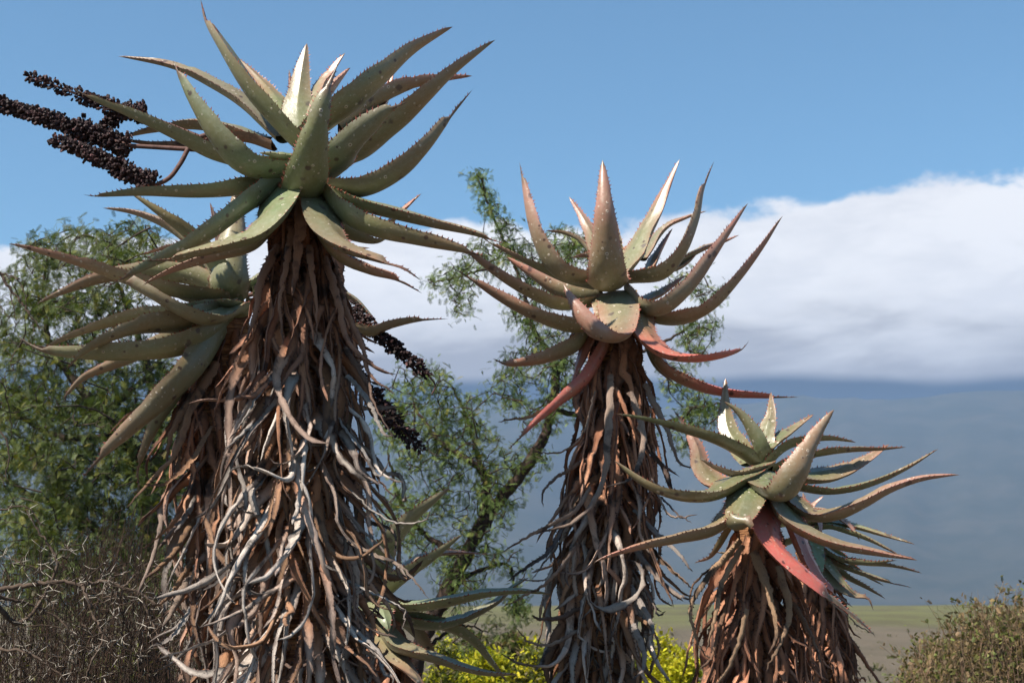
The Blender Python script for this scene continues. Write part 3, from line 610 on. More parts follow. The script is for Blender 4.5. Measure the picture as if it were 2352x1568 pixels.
C_LEAVES = [
 ([(1370,655,-.05),(1320,650,-.12),(1275,630,-.17),(1241,583,-.2),(1214,506,-.22),(1193,373,-.2)], 50, dict(dry=.12, pink=.55)),
 ([(1375,610,.1),(1357,549,.2),(1338,506,.25),(1307,452,.28)], 34, dict(pink=.5)),
 ([(1400,640,-.05),(1398,671,-.2),(1394,620,-.35),(1388,500,-.46),(1386,430,-.46),(1384,368,-.42)], 98, dict(pink=.8, roll=0, tw=0, phi=1.9)),
 ([(1430,645,.0),(1462,597,.05),(1495,535,.1),(1531,449,.12),(1561,366,.12)], 54, dict(pink=.35)),
 ([(1440,650,-.02),(1524,640,-.08),(1575,585,-.1),(1606,505,-.1),(1618,435,-.08),(1640,371,-.05)], 46, dict(pink=.4, dry=.16)),
 ([(1480,600,.25),(1528,530,.3),(1571,506,.33),(1623,485,.35)], 20, dict(pink=.5)),
 ([(1440,680,-.1),(1475,718,-.25),(1530,718,-.3),(1590,665,-.3),(1640,592,-.28),(1680,530,-.25),(1718,467,-.22)], 56, dict(pink=.6, roll=.15)),
 ([(1440,710,-.05),(1505,742,-.12),(1575,742,-.15),(1643,708,-.18),(1700,645,-.2),(1757,565,-.2),(1798,496,-.2)], 46, dict(pink=.95, roll=.1)),
 ([(1540,620,.25),(1614,578,.3),(1662,559,.32),(1698,540,.33)], 20, dict(pink=.6)),
 ([(1370,610,.2),(1338,563,.28),(1300,540,.32),(1252,530,.35)], 20, dict(pink=.4)),
 ([(1380,600,.2),(1350,592,.25),(1315,592,.28)], 20, dict(pink=.8)),
 ([(1426,610,.2),(1419,550,.25),(1414,502,.28)], 18, dict(pink=.3)),
 ([(1425,610,.15),(1445,575,.2),(1470,545,.22)], 22, dict(pink=.6)),
 ([(1365,665,.0),(1300,650,-.08),(1243,624,-.1),(1190,597,-.12),(1130,562,-.12),(1083,528,-.12)], 32, dict(dry=.2, pink=.4)),
 ([(1370,705,-.05),(1290,712,-.18),(1224,687,-.22),(1167,654,-.25),(1110,611,-.27),(1042,553,-.28)], 38, dict(dry=.14, pink=.5)),
 ([(1385,735,-.1),(1352,762,-.25),(1290,757,-.32),(1214,727,-.38),(1143,685,-.4),(1086,646,-.42),(1040,615,-.42)], 54, dict(dry=.13, pink=.5)),
 ([(1380,680,.1),(1330,690,.15),(1271,668,.18),(1214,630,.2),(1162,590,.22)], 46, dict(pink=1.0, roll=-.7)),
 ([(1418,690,-.1),(1428,745,-.3),(1418,785,-.42),(1385,782,-.5),(1350,745,-.52),(1318,695,-.5),(1294,653,-.45)], 78, dict(pink=.6, phi=1.9, roll=.1)),
 ([(1360,760,-.05),(1330,800,-.18),(1271,826,-.22),(1214,836,-.25),(1165,838,-.25),(1131,823,-.25)], 42, dict(under=.6, dry=.1, pink=.5)),
 ([(1400,790,-.1),(1352,868,-.2),(1286,926,-.25),(1222,980,-.28),(1164,1036,-.3)], 25, dict(under=1.1, red=.85, rr=(-.2,.2), dry=.15, label='red withering leaf hanging down')),
 ([(1375,750,-.08),(1345,820,-.12),(1312,890,-.15)], 28, dict(red=.6, rr=(0,.3), pink=.8)),
 ([(1450,700,-.1),(1468,770,-.32),(1510,815,-.42),(1571,832,-.43),(1640,826,-.4),(1700,806,-.35),(1720,783,-.33)], 52, dict(red=.95, rr=(.1,.75), dry=.08, pink=.7, label='red withering leaf curving up at its tip')),
 ([(1470,760,-.05),(1515,850,-.18),(1590,893,-.22),(1666,911,-.24),(1738,914,-.25),(1780,914,-.25),(1835,912,-.25)], 46, dict(red=.95, rr=(.05,.7), dry=.13, pink=.7, label='red withering leaf with a long dry point')),
 ([(1470,770,.05),(1500,840,.05),(1548,882,.05)], 34, dict(pink=.4)),
 ([(1490,640,.25),(1518,580,.3),(1545,525,.33)], 26, dict(pink=1.0)),
 ([(1480,700,.15),(1530,672,.22),(1575,632,.25)], 34, dict(pink=1.0)),
 ([(1395,690,-.08),(1382,715,-.2),(1370,750,-.22)], 40, dict(pink=.3)),
 ([(1450,640,.1),(1560,620,.25),(1620,560,.3)], 34, dict(pink=.4)),
]
rC, oC, rgC = aloe(6.5, [(1410,790,45),(1410,870,80),(1405,1000,100),(1395,1150,118),(1385,1280,118),(1375,1400,98),(1362,1500,105),(1357,1650,110),(1350,2210,80)],
   C_LEAVES, 'aloe in the middle right with a pinkish crown and three red withering leaves', dict(pink=.95, pale=.25), 45, 290, 765, 1640, 0.080, heart=700, grey0=0.8)
traced_dead(rC, oC, 6.5, [(1330,870,-.15),(1290,915,-.2),(1233,954,-.25),(1176,964,-.25),(1143,968,-.25)], 18, rgC, (0.5, 0.25, 0.12))
for pts, wd in (([(1370,900,-.2),(1340,1000,-.28),(1290,1040,-.32),(1222,1040,-.34)], 20), ([(1400,860,-.2),(1395,1000,-.28),(1385,1100,-.3),(1330,1190,-.34),(1230,1225,-.36)], 22), ([(1450,900,-.2),(1480,1000,-.25),(1455,1090,-.32),(1390,1120,-.34)], 20),
                ([(1360,1120,-.25),(1320,1180,-.32),(1240,1220,-.36),(1150,1270,-.38)], 22), ([(1480,880,-.15),(1530,980,-.22),(1560,1060,-.25),(1600,1075,-.26)], 18), ([(1500,1100,-.2),(1540,1180,-.25),(1600,1182,-.28)], 18), ([(1330,1250,-.2),(1270,1330,-.28),(1205,1370,-.3),(1150,1395,-.32)], 20)):
    traced_dead(rC, oC, 6.5, pts, wd, rgC, (0.33, 0.24, 0.19))

D_LEAVES = [
 ([(1745,1080,.0),(1700,1045,-.05),(1626,1011,-.1),(1555,987,-.12),(1485,966,-.14),(1413,950,-.15)], 30, dict(pink=.1)),
 ([(1725,1070,.1),(1696,1034,.18),(1671,987,.24),(1665,926,.28),(1667,868,.3)], 44, dict(pink=.4, roll=.4)),
 ([(1740,1075,-.0),(1742,1035,-.08),(1724,990,-.1),(1696,950,-.1),(1663,922,-.1)], 38, dict(pink=.15)),
 ([(1757,1050,.1),(1764,990,.17),(1773,950,.2),(1771,900,.22)], 38, dict(pink=.4)),
 ([(1748,1020,.2),(1730,980,.24),(1717,950,.26)], 12, dict(pink=.5)),
 ([(1760,1040,.1),(1795,1011,.15),(1832,983,.18),(1869,951,.2)], 24, dict(pink=.4)),
 ([(1755,1085,-.02),(1804,1036,-.05),(1851,1018,-.05),(1907,1011,-.04),(1966,1016,-.02)], 34, dict(pink=.3)),
 ([(1770,1085,.1),(1837,1058,.15),(1900,1045,.18),(1960,1038,.2),(2025,1034,.2),(2082,1027,.2)], 34, dict(pink=.5)),
 ([(1780,1105,.12),(1870,1108,.2),(1935,1092,.25),(1992,1060,.28),(2043,1020,.3)], 46, dict(pink=.5, roll=-.5)),
 ([(1755,1105,-.1),(1762,1140,-.28),(1800,1150,-.4),(1832,1095,-.45),(1860,1035,-.43),(1887,985,-.4),(1916,940,-.37)], 66, dict(pink=.5, roll=0, phi=1.9)),
 ([(1765,1110,-.0),(1837,1128,-.06),(1900,1136,-.08),(1965,1128,-.1),(2030,1106,-.1),(2095,1072,-.1),(2156,1030,-.1)], 32, dict(pink=.35)),
 ([(1775,1130,-.1),(1820,1172,-.2),(1870,1198,-.24),(1930,1193,-.26),(1990,1165,-.28),(2048,1131,-.28),(2118,1105,-.28),(2204,1090,-.28)], 38, dict(pink=.8)),
 ([(1735,1100,-.1),(1690,1125,-.25),(1640,1150,-.32),(1575,1152,-.38),(1508,1132,-.4),(1457,1100,-.4),(1410,1057,-.4)], 46, dict(pink=.25)),
 ([(1765,1075,-.05),(1734,1090,-.16),(1687,1095,-.22),(1644,1078,-.25),(1607,1052,-.27)], 32, dict(pink=.5)),
 ([(1700,1120,.1),(1640,1118,.18),(1605,1077,.22),(1594,1030,.25),(1572,980,.27),(1546,940,.28)], 36, dict(pink=.9, dry=.25, roll=.4)),
 ([(1735,1120,-.1),(1700,1180,-.28),(1640,1230,-.36),(1555,1248,-.4),(1485,1260,-.42),(1414,1276,-.43),(1363,1292,-.43)], 44, dict(under=.1, pink=.6, red=.5, rr=(.7,1))),
 ([(1742,1110,-.08),(1722,1155,-.28),(1700,1205,-.42),(1690,1218,-.5),(1700,1195,-.56),(1722,1182,-.55)], 84, dict(pink=.3, blunt=1, phi=1.6, roll=0)),
 ([(1760,1130,-.08),(1745,1210,-.28),(1765,1262,-.37),(1818,1311,-.4),(1874,1353,-.4),(1912,1378,-.38),(1960,1415,-.35),(2010,1458,-.32)], 62, dict(red=1., rr=(.0,.3), dry=.3, phi=1.5, label='red withering leaf hanging across the skirt')),
 ([(1790,1160,-.08),(1832,1270,-.18),(1880,1340,-.2),(1960,1395,-.18)], 36, dict(red=.8, rr=(0,.3), dry=.2)),
 ([(1775,1140,-.12),(1800,1200,-.3),(1860,1240,-.36),(1931,1264,-.38),(2025,1278,-.38),(2107,1286,-.36)], 38, dict(pink=.65)),
 ([(1690,1200,-.05),(1640,1275,-.02),(1595,1293,.0)], 16, dict(pink=.6)),
 ([(1760,1110,-.05),(1740,1150,-.2),(1720,1210,-.25)], 50, dict(pink=.1)),
]
rD, oD, rgD = aloe(5.9, [(1730,1230,45),(1728,1300,92),(1728,1400,112),(1735,1500,122),(1745,1650,125),(1750,2280,90)],
   D_LEAVES, 'low green aloe in front on the right with one hanging red leaf', dict(pink=.4, pale=.0), 57, 125, 1212, 1620, 0.075, heart=1125, grey0=1.0, Lr=(.42,.75))
for pts, wd in (([(1700,1240,-.15),(1620,1330,-.22),(1585,1400,-.25),(1610,1490,-.25),(1640,1520,-.25)], 18), ([(1705,1250,-.2),(1660,1330,-.28),(1640,1420,-.3),(1620,1500,-.3)], 18), ([(1730,1265,-.2),(1760,1350,-.28),(1780,1450,-.3),(1765,1500,-.3)], 26), ([(1790,1300,-.2),(1815,1400,-.26),(1790,1480,-.3),(1760,1540,-.3)], 22), ([(1720,1400,-.25),(1700,1480,-.3),(1660,1560,-.32),(1600,1600,-.34)], 24), ([(1820,1310,-.15),(1900,1370,-.2),(1950,1415,-.2),(2010,1460,-.2)], 14)):
    traced_dead(rD, oD, 5.9, pts, wd, rgD, (0.40, 0.25, 0.15))

E_LEAVES = [([(1855,1225,0),(1884,1206,-.1),(1954,1213,-.15),(2025,1231,-.2),(2102,1250,-.2)], 17, {}),
 ([(1850,1228,0),(1900,1215,-.15),(1945,1226,-.2),(2000,1245,-.25),(2070,1278,-.25)], 22, {}),
 ([(1850,1225,0),(1900,1188,-.15),(1945,1205,-.2),(1975,1241,-.22)], 16, dict(pink=.9)),
 ([(1850,1220,0),(1875,1196,-.2),(1884,1213,-.3),(1877,1238,-.3)], 16, dict(pink=.9)),
 ([(1845,1220,0),(1830,1190,-.15),(1842,1200,-.25),(1857,1225,-.25)], 20, {}),
 ([(1848,1215,0),(1860,1184,.0),(1888,1175,.0),(1920,1182,.0)], 18, dict(pink=.8)),
 ([(1850,1200,0),(1850,1170,.1),(1844,1130,.1)], 18, dict(pink=.8)), ([(1855,1200,.1),(1868,1165,.15),(1892,1138,.15)], 14, dict(pink=.8)),
 ([(1855,1235,0),(1868,1270,-.2),(1878,1300,-.3),(1882,1345,-.35)], 44, dict(pink=.0)),
 ([(1860,1250,0),(1907,1283,-.1),(1978,1297,-.15),(2048,1302,-.2),(2118,1316,-.2)], 20, {}),
 ([(1860,1245,0),(1931,1290,-.2),(2000,1296,-.25),(2060,1286,-.3)], 22, {}),
 ([(1862,1255,0),(1917,1297,-.1),(1968,1318,-.15),(2025,1335,-.15),(2095,1349,-.15)], 24, dict(dry=.2)),
 ([(1862,1260,0),(1900,1300,.1),(1945,1330,.1),(1992,1353,.1),(2034,1375,.1)], 20, {}),
 ([(1858,1260,0),(1888,1322,-.15),(1926,1353,-.2),(1964,1371,-.2),(1994,1376,-.2),(2006,1402,-.2)], 30, dict(dry=.15)),
 ([(1862,1260,0),(1905,1307,-.2),(1940,1344,-.25),(1968,1368,-.25)], 18, {}), ([(1862,1250,0),(1920,1275,.1),(1980,1320,.15),(2030,1345,.15)], 20, {}),
 ([(1850,1225,.1),(1800,1210,.2),(1740,1230,.25),(1690,1262,.3)], 20, {}), ([(1845,1240,.1),(1780,1260,.2),(1700,1275,.25),(1640,1268,.3)], 20, {})]
rE, oE, rgE = aloe(7.6, [(1862,1300,34),(1878,1350,62),(1888,1450,74),(1893,1560,76),(1898,1700,78),(1900,2080,60)],
   E_LEAVES, 'small crowned aloe half hidden behind the low green one on the right', dict(pink=.35, pale=.25, w=1.2), 63, 130, 1290, 1650, 0.07, heart=1240, grey0=1.0, Lr=(.35,.62), wmul=.75)
F_LEAVES = [([(875,1350,0),(889,1290,-.1),(915,1246,-.15),(955,1193,-.18),(995,1157,-.2),(1034,1120,-.2)], 50, dict(pink=.3)),
 ([(880,1380,0),(933,1330,-.15),(977,1301,-.22),(1025,1261,-.25),(1061,1228,-.27)], 34, dict(pink=.3)),
 ([(885,1360,.1),(950,1295,.18),(995,1280,.2),(1050,1272,.22),(1109,1272,.22)], 24, dict(pink=.8)),
 ([(890,1400,-.05),(950,1405,-.12),(1010,1398,-.18),(1060,1386,-.2),(1124,1371,-.22),(1197,1363,-.22),(1268,1365,-.22)], 44, dict(pink=.2)),
 ([(890,1415,.0),(940,1440,.05),(1000,1447,.08),(1069,1429,.1),(1142,1389,.12),(1179,1352,.12),(1217,1325,.12)], 42, dict(pink=.15)),
 ([(895,1420,.05),(960,1432,.1),(1032,1451,.14),(1076,1473,.16),(1116,1513,.18),(1164,1567,.2)], 34, dict(pink=.2)),
 ([(870,1440,-.05),(904,1491,-.15),(959,1512,-.2),(1014,1527,-.25),(1069,1543,-.28),(1124,1552,-.3),(1190,1549,-.3)], 42, dict(pink=.3)),
 ([(870,1470,-.05),(900,1515,-.15),(940,1548,-.2),(975,1585,-.22)], 34, dict(pink=.5)),
 ([(860,1400,-.05),(880,1425,-.2),(893,1450,-.25)], 44, dict(pink=.0)),
 ([(870,1350,.1),(850,1280,.2),(820,1210,.25)], 40, {}), ([(860,1390,.1),(760,1360,.2),(680,1330,.25)], 40, {}), ([(880,1400,.1),(960,1470,.3),(1010,1540,.4)], 36, {})]
rF, oF, rgF = aloe(6.5, [(872,1400,34),(880,1500,60),(885,1650,70),(890,2190,60)],
   F_LEAVES, 'short dark green aloe low between the two tall trunks, mostly behind the left one', dict(pink=.35, pale=.55, w=1.3), 71, 60, 1420, 1640, 0.07, heart=1385, grey0=1.0, Lr=(.3,.5))


def hooks(root, off, depth, r, lst, cols, Wd=(15, 22)):
    for pts in lst:
        z = -.12; q = []
        for k, (x, y) in enumerate(pts): q.append((x, y, z-0.07*k))
        traced_dead(root, off, depth, q, r.uniform(*Wd), r, tuple(np.array(cols[int(r.integers(len(cols)))])*r.uniform(.7, 1.2)))
GB3 = [(0.30, .22, .17), (.20, .13, .10), (.34, .30, .27), (.28, .16, .09)]
hooks(rA, oA, 5.5, rgA, [[(800,1000),(850,1060),(880,1110),(908,1142)], [(800,1120),(870,1180),(930,1200),(975,1192),(990,1168)], [(790,1230),(860,1270),(925,1300),(985,1372)], [(800,860),(850,920),(880,990),(905,1000)], [(790,800),(840,880),(862,940),(905,1008)],
  [(800,1330),(880,1370),(930,1400),(925,1440)], [(780,960),(840,1040),(870,1090),(892,1060)], [(640,880),(600,950),(560,990),(512,1040)], [(650,830),(600,890),(560,960),(525,1010)], [(640,1140),(600,1185),(560,1175),(540,1160)], [(800,1430),(860,1480),(900,1540),(905,1590)], [(600,1400),(610,1480),(680,1530),(760,1480)]], GB3)
hooks(rB, oB, 6.3, rgB, [[(450,1190),(410,1260),(370,1300),(330,1330)], [(450,1280),(410,1345),(375,1385),(340,1392)], [(460,1370),(425,1430),(390,1470),(350,1482)], [(455,1130),(420,1190),(385,1235),(362,1262)], [(450,1060),(440,1150),(415,1200),(400,1222)], [(440,1320),(400,1400),(372,1440)], [(460,1440),(425,1500),(385,1530),(352,1545)], [(470,900),(420,980),(412,1060),(395,1120)], [(480,870),(430,950),(405,1040),(398,1090)]], GB3, (18, 26))
hooks(rC, oC, 6.5, rgC, [[(1460,1170),(1520,1230),(1560,1270),(1592,1312)], [(1465,1220),(1530,1290),(1570,1330),(1594,1352)], [(1460,1260),(1520,1330),(1560,1365),(1592,1378)], [(1440,1290),(1495,1370),(1512,1410),(1530,1402)], [(1430,1320),(1480,1400),(1500,1448),(1478,1452)], [(1430,1400),(1470,1470),(1478,1530),(1450,1560)],
  [(1330,1450),(1270,1482),(1215,1475),(1186,1442)], [(1325,1490),(1260,1530),(1195,1525),(1150,1500)], [(1330,1400),(1290,1420),(1240,1422),(1222,1412)], [(1310,1180),(1270,1260),(1215,1300),(1165,1335)], [(1320,1140),(1290,1230),(1250,1290),(1220,1330)], [(1345,1060),(1280,1100),(1250,1130),(1248,1165)], [(1480,1010),(1530,1080),(1550,1130),(1600,1140)], [(1470,1090),(1520,1140),(1560,1180),(1590,1200)]], [(0.24,.19,.16), (.14,.10,.085), (.36,.31,.28), (.3,.19,.12)], (16, 23))
hooks(rD, oD, 5.9, rgD, [[(1690,1290),(1640,1380),(1600,1440),(1585,1500)], [(1690,1350),(1655,1440),(1640,1500),(1605,1540)], [(1800,1350),(1850,1430),(1880,1500),(1890,1560)], [(1710,1260),(1630,1310),(1588,1360),(1592,1420)]], [(0.36,.22,.13), (.28,.15,.09)], (13, 18))

# ================================================================ TREES
def spray_template(kind):
    """one feathery leaf: pairs of leaflets along a drooping axis, about unit length"""
    V = []; Q = []
    npair = {'feather': 10, 'small': 4, 'fine': 5}[kind]
    for k in range(npair):
        x = 0.12+0.88*(k+0.5)/npair; z = -0.30*x*x
        for s in (-1, 1):
            ln = 0.27*(1-0.4*abs(x-0.5)); wd = 0.022 if kind != 'small' else 0.1; b = len(V)
            dx = 0.5*ln; dy = s*ln; dz = -0.16*ln
            V += [(x-wd, 0, z), (x+wd, 0, z), (x+wd*0.9+dx, dy, z+dz), (x-wd*0.6+dx, dy, z+dz)]; Q.append((b, b+1, b+2, b+3))
    b = len(V); V += [(0, -.012, 0), (0, .012, 0), (1, .012, -.3), (1, -.012, -.3)]; Q.append((b, b+1, b+2, b+3))
    return np.array(V), np.array(Q)
def scatter_sprays(name, parent, off, pos, dirs, size, cols, kind, mat=None, droop=0.0):
    TV, TQ = spray_template(kind); n = len(pos); r = np.random.default_rng(3)
    d = unit(dirs+np.array([0, 0, -droop])); ref = unit(r.normal(size=(n, 3))*0.6+np.array([0, 0, 1.0]))
    y = unit(np.cross(ref, d)); z = np.cross(d, y)
    V = pos[:, None]+(TV[None, :, :1]*d[:, None]+TV[None, :, 1:2]*y[:, None]+TV[None, :, 2:]*z[:, None])*size[:, None, None]
    m = len(TV); Q = (TQ[None]+np.arange(n)[:, None, None]*m).reshape(-1, 4)
    return mesh_obj(name, V.reshape(-1, 3), Q, mat or M_FOL, parent, np.repeat(cols, m, 0), False, None, 'stuff', off)
def grow(limbs, blobs, depth, seed, per=1.0, spread=0.9):
    """limbs: hand-laid centre lines; blobs (x, y, r, n): where the crown is. Returns anchors, twig segments"""
    r = np.random.default_rng(seed); nodes = []; 
    for lm in limbs: nodes += list(lm)
    nodes = np.array(nodes); anchors = []
    for x, y, rad, n in blobs:
        for k in range(max(1, int(n*per))):
            a = r.uniform(0, 6.283); q = rad*math.sqrt(r.random()); anchors.append(P(x+q*math.cos(a), y+q*math.sin(a), depth+r.normal()*spread*0.55))
    anchors = np.array(anchors)
    dist = np.array([np.min(((nodes-a)**2).sum(1)) for a in anchors]); order = np.argsort(dist); cur = np.zeros((len(nodes)+len(anchors)*4, 3)); cn = len(nodes); cur[:cn] = nodes
    segs = []
    for i in order:
        a = anchors[i]; dd = ((cur[:cn]-a)**2).sum(1); dd = dd+0.15*np.maximum(0, cur[:cn, 2]-a[2])**2; j = int(np.argmin(dd)); b = cur[j].copy(); L = np.linalg.norm(a-b)
        mid = (a+b)/2+r.normal(size=3)*L*0.12+np.array([0, 0, L*0.06]); p = catmull([b, mid, a], 5); segs.append((p, L)); cur[cn:cn+4] = p[1:]; cn += 4
    return anchors, segs
def tree(name, depth, label, limbs, lrad, blobs, base, seed, col, per, nspray, ssize, kind='feather', bark=(0.10, 0.07, 0.05), droop=0.4, twr=0.006, cat='tree', group=None, spread=.9):
    root_p = P(*base, depth) if len(base) == 2 else np.array(base); root_p[2] = 0
    root = empty(name, root_p, label, cat, group); r = np.random.default_rng(seed); L3 = []
    for k, (lm, rd) in enumerate(zip(limbs, lrad)):
        pts = catmull([P(x, y, depth+dz) for x, y, dz in lm], 10*len(lm)); pts = pts+r.normal(size=pts.shape)*0.006; L3.append(pts)
        rad = np.linspace(rd[0], rd[1], len(pts))*(1+0.06*r.normal(size=len(pts)))
        V, Q = tube(pts, rad, 9 if k == 0 else 7)
        mesh_obj('trunk' if k == 0 else 'limb', V, Q, M_BARK, root, np.array(bark)[None]*np.ones((len(V), 1)), off=root_p)
    anchors, segs = grow(L3, blobs, depth, seed, per, spread); A = Acc()
    pos = []; dr = []
    for p, L in segs:
        V, Q = tube(p, np.linspace(twr*(1+L), twr*0.35, 5), 4); A.add(V, Q, None, np.array(bark)*r.uniform(.7, 1.2))
        for q in range(nspray):
            f = r.uniform(0.15, 1.0)*4; i = min(int(f), 3); c = p[i]*(1-f+i)+p[i+1]*(f-i); tv = unit(p[i+1]-p[i])
            pos.append(c+r.normal(size=3)*ssize*0.8); dr.append(tv*0.5+r.normal(size=3)*0.8)
    A.build('twigs', M_BARK, root, root_p, 'stuff')
    if nspray:
        pos = np.array(pos); dr = np.array(dr); n = len(pos); c = np.array(col)[None]*r.uniform(.55, 1.35, size=(n, 1))
        c = c+(r.random((n, 1)) < .12)*np.array([[0.07, 0.05, 0.0]])+(r.random((n, 1)) < .04)*np.array([[0.10, 0.05, 0.0]])
        scatter_sprays('foliage', root, root_p, pos, dr, r.uniform(.7, 1.3, n)*ssize, c, kind, droop=droop)
    return root, root_p, segs, r

# middle thorn tree, between and behind the tall aloes
tree('thorn_tree', 13.5, 'feathery green thorn tree whose dark trunk leans right between the tall aloes',
  [[(905,1775,0),(960,1500,0),(1030,1350,0),(1065,1285,0),(1110,1200,0),(1180,1110,0),(1240,1020,0),(1268,940,0),(1278,860,0)],
   [(1278,860,0),(1262,810,0),(1222,750,0),(1200,660,.1),(1165,570,.1),(1130,490,.1),(1095,402,.1)],
   [(1110,1200,0),(1116,1100,-.2),(1080,1060,-.3),(1010,1015,-.3),(950,930,-.2)], [(1116,1100,-.2),(1092,1030,.2),(1072,960,.3),(1040,890,.3)],
   [(1268,940,0),(1330,880,.3),(1450,820,.4),(1570,760,.4),(1630,690,.4)], [(1268,940,0),(1400,965,.3),(1540,965,.4),(1650,925,.4)],
   [(1278,860,0),(1320,750,.2),(1305,600,.2),(1330,540,.2)], [(1200,660,.1),(1120,620,0),(1040,640,0),(985,650,0)], [(1065,1285,0),(980,1230,.3),(920,1150,.3),(890,1040,.3)],
   [(1030,1350,0),(1100,1310,.2),(1170,1300,.2),(1185,1390,.2)], [(960,1500,0),(1050,1440,.2),(1120,1450,.2)]],
  [(.10,.042),(.030,.007),(.05,.012),(.03,.01),(.03,.008),(.03,.008),(.035,.008),(.02,.006),(.04,.01),(.03,.006),(.025,.006)],
  [(950,890,65,26),(1010,880,45,16),(900,970,45,16),(960,1000,85,46),(1060,960,65,34),(1090,1040,70,34),(980,1100,85,46),(920,1190,60,24),(1000,1240,80,34),(1110,1180,60,20),(1160,900,45,18),(1190,840,45,18),(1235,770,45,16),(1200,720,40,14),(1280,800,45,16),(1290,870,55,22),(1150,1120,60,22),(1210,1060,50,18),(1240,960,50,18),
   (1150,1290,70,16),(1192,1390,30,16),(1080,1290,60,14),(1040,1350,50,12),(1080,1440,70,14),(1100,600,45,20),(1045,630,35,12),(1000,645,22,6),(1060,690,35,10),(1180,575,45,20),(1235,600,50,22),(1290,555,35,13),(1320,600,45,18),(1250,660,50,18),(1345,560,25,8),(1160,525,22,8),(1130,480,20,8),(1112,440,16,7),(1098,408,10,6),
   (1560,640,35,9),(1625,680,28,10),(1580,750,35,10),(1600,805,40,12),(1640,745,10,4),(1560,870,45,14),(1600,930,45,18),(1640,942,35,12),(1570,990,40,10),(1350,900,60,16),(1450,980,60,10)],
  (905,1775), 5, (0.102, 0.146, 0.038), 1.8, 10, 0.064, bark=(0.045,0.030,0.024), spread=.8)
# left thorn tree
tree('thorn_tree', 12.0, 'broad feathery thorn tree filling the left edge behind the leaning aloe',
  [[(365,1830,0),(355,1500,0),(350,1330,0),(345,1200,0),(330,1080,0),(280,1000,-.1),(235,955,-.1),(195,905,-.1)], [(345,1200,0),(362,1050,.3),(350,900,.3),(325,800,.3),(290,700,.3),(250,600,.3)],
   [(280,1000,-.1),(150,1005,-.3),(60,965,-.3),(-30,900,-.3)], [(195,905,-.1),(120,800,-.1),(100,680,-.1),(110,580,-.1)], [(330,1080,0),(420,1000,.3),(450,900,.3)], [(350,1330,0),(200,1200,.3),(60,1130,.3),(-40,1060,.3)], [(235,955,-.1),(330,870,.1),(400,780,.1)]],
  [(.16,.05),(.06,.012),(.04,.01),(.035,.008),(.04,.01),(.05,.012),(.035,.01)],
  [(110,585,50,26),(200,555,50,26),(285,550,55,30),(345,550,40,16),(60,640,55,30),(150,650,75,50),(260,640,75,46),(340,620,50,22),(30,740,70,44),(140,760,85,60),(260,750,80,56),(50,860,85,70),(180,890,100,95),(320,890,90,80),(410,870,50,30),(40,980,95,90),(190,1010,105,110),(330,1010,80,75),(420,1000,50,28),
   (60,1120,110,110),(220,1130,110,120),(350,1120,60,44),(420,1100,50,30),(50,1230,90,60),(200,1230,90,60),(320,1210,70,46),(430,1220,40,20),(90,1310,90,90),(260,1320,80,80),(180,1400,120,60),(380,1300,60,40),(400,1350,50,16)],
  (365,1830), 9, (0.085, 0.110, 0.031), 1.15, 14, 0.068, bark=(0.055,0.04,0.032), spread=1.3)

# dry brown bush under the left tree
def dry_bush(name, depth, label, x0, x1, ytop, n, seed, cols, hpx=400, leafcol=None, nleaf=0, lsize=.03, thick=.0035, cat='bush', ybase=1900, gnd=None, lean=0.25, dspread=.8, topf=None):
    r = np.random.default_rng(seed); c0 = P((x0+x1)/2, ybase, depth); c0[2] = 0; root = empty(name, c0, label, cat); A = Acc(); pos = []; dr = []
    for i in range(n):
        tx = r.uniform(x0, x1); ty = (topf(tx) if topf else ytop)+abs(r.normal())*hpx*0.35; d = depth+r.normal()*dspread; tip = P(tx, ty, d); bs = np.array([tip[0]*0.8+c0[0]*0.2+r.normal()*0.08, d, 0.0])
        if tip[2] < 0.15: continue
        mid = (bs+tip)/2+r.normal(size=3)*0.07*tip[2]; p = catmull([bs, mid, tip], 9); p += r.normal(size=p.shape)*0.008; cc = np.array(cols[int(r.integers(len(cols)))])*r.uniform(.6, 1.3)
        V, Q = tube(p, np.linspace(thick*2, thick*0.5, 9), 4); A.add(V, Q, None, cc)
        for q in range(5):
            k = int(r.integers(3, 8)); s = p[k]; e = s+unit(r.normal(size=3)*0.55+np.array([0, 0, 0.9]))*r.uniform(.08, .28)*min(tip[2], 1.6); w_ = catmull([s, (s+e)/2+r.normal(size=3)*.02, e], 4)
            V, Q = tube(w_, np.linspace(thick*0.9, thick*0.35, 4), 3); A.add(V, Q, None, cc)
            for u in range(nleaf): f = r.random(); pos.append(s*(1-f)+e*f+r.normal(size=3)*lsize*.4); dr.append(unit(e-s)+r.normal(size=3)*.6)
    A.build('branches', M_BARK, root, c0, 'stuff')
    if pos:
        pos = np.array(pos); m = len(pos); c = np.array(leafcol)[r.integers(len(leafcol), size=m)]*r.uniform(.6, 1.35, (m, 1))
        scatter_sprays('foliage', root, c0, pos, np.array(dr), r.uniform(.7, 1.3, m)*lsize, c, 'small')
    return root
dry_bush('dry_bush', 9.6, 'dark brown twiggy bush in the lower left under the feathery tree', -60, 470, 1130, 430, 4, [(0.040,.024,.016),(0.028,.019,.014),(0.06,.035,.024)], 420, [(0.10,.09,.03),(.07,.06,.03)], 1, .03, .0030, topf=lambda x: 1290-90*math.sin((x+60)/530*3.1)-(60 if 240 < x < 400 else 0))
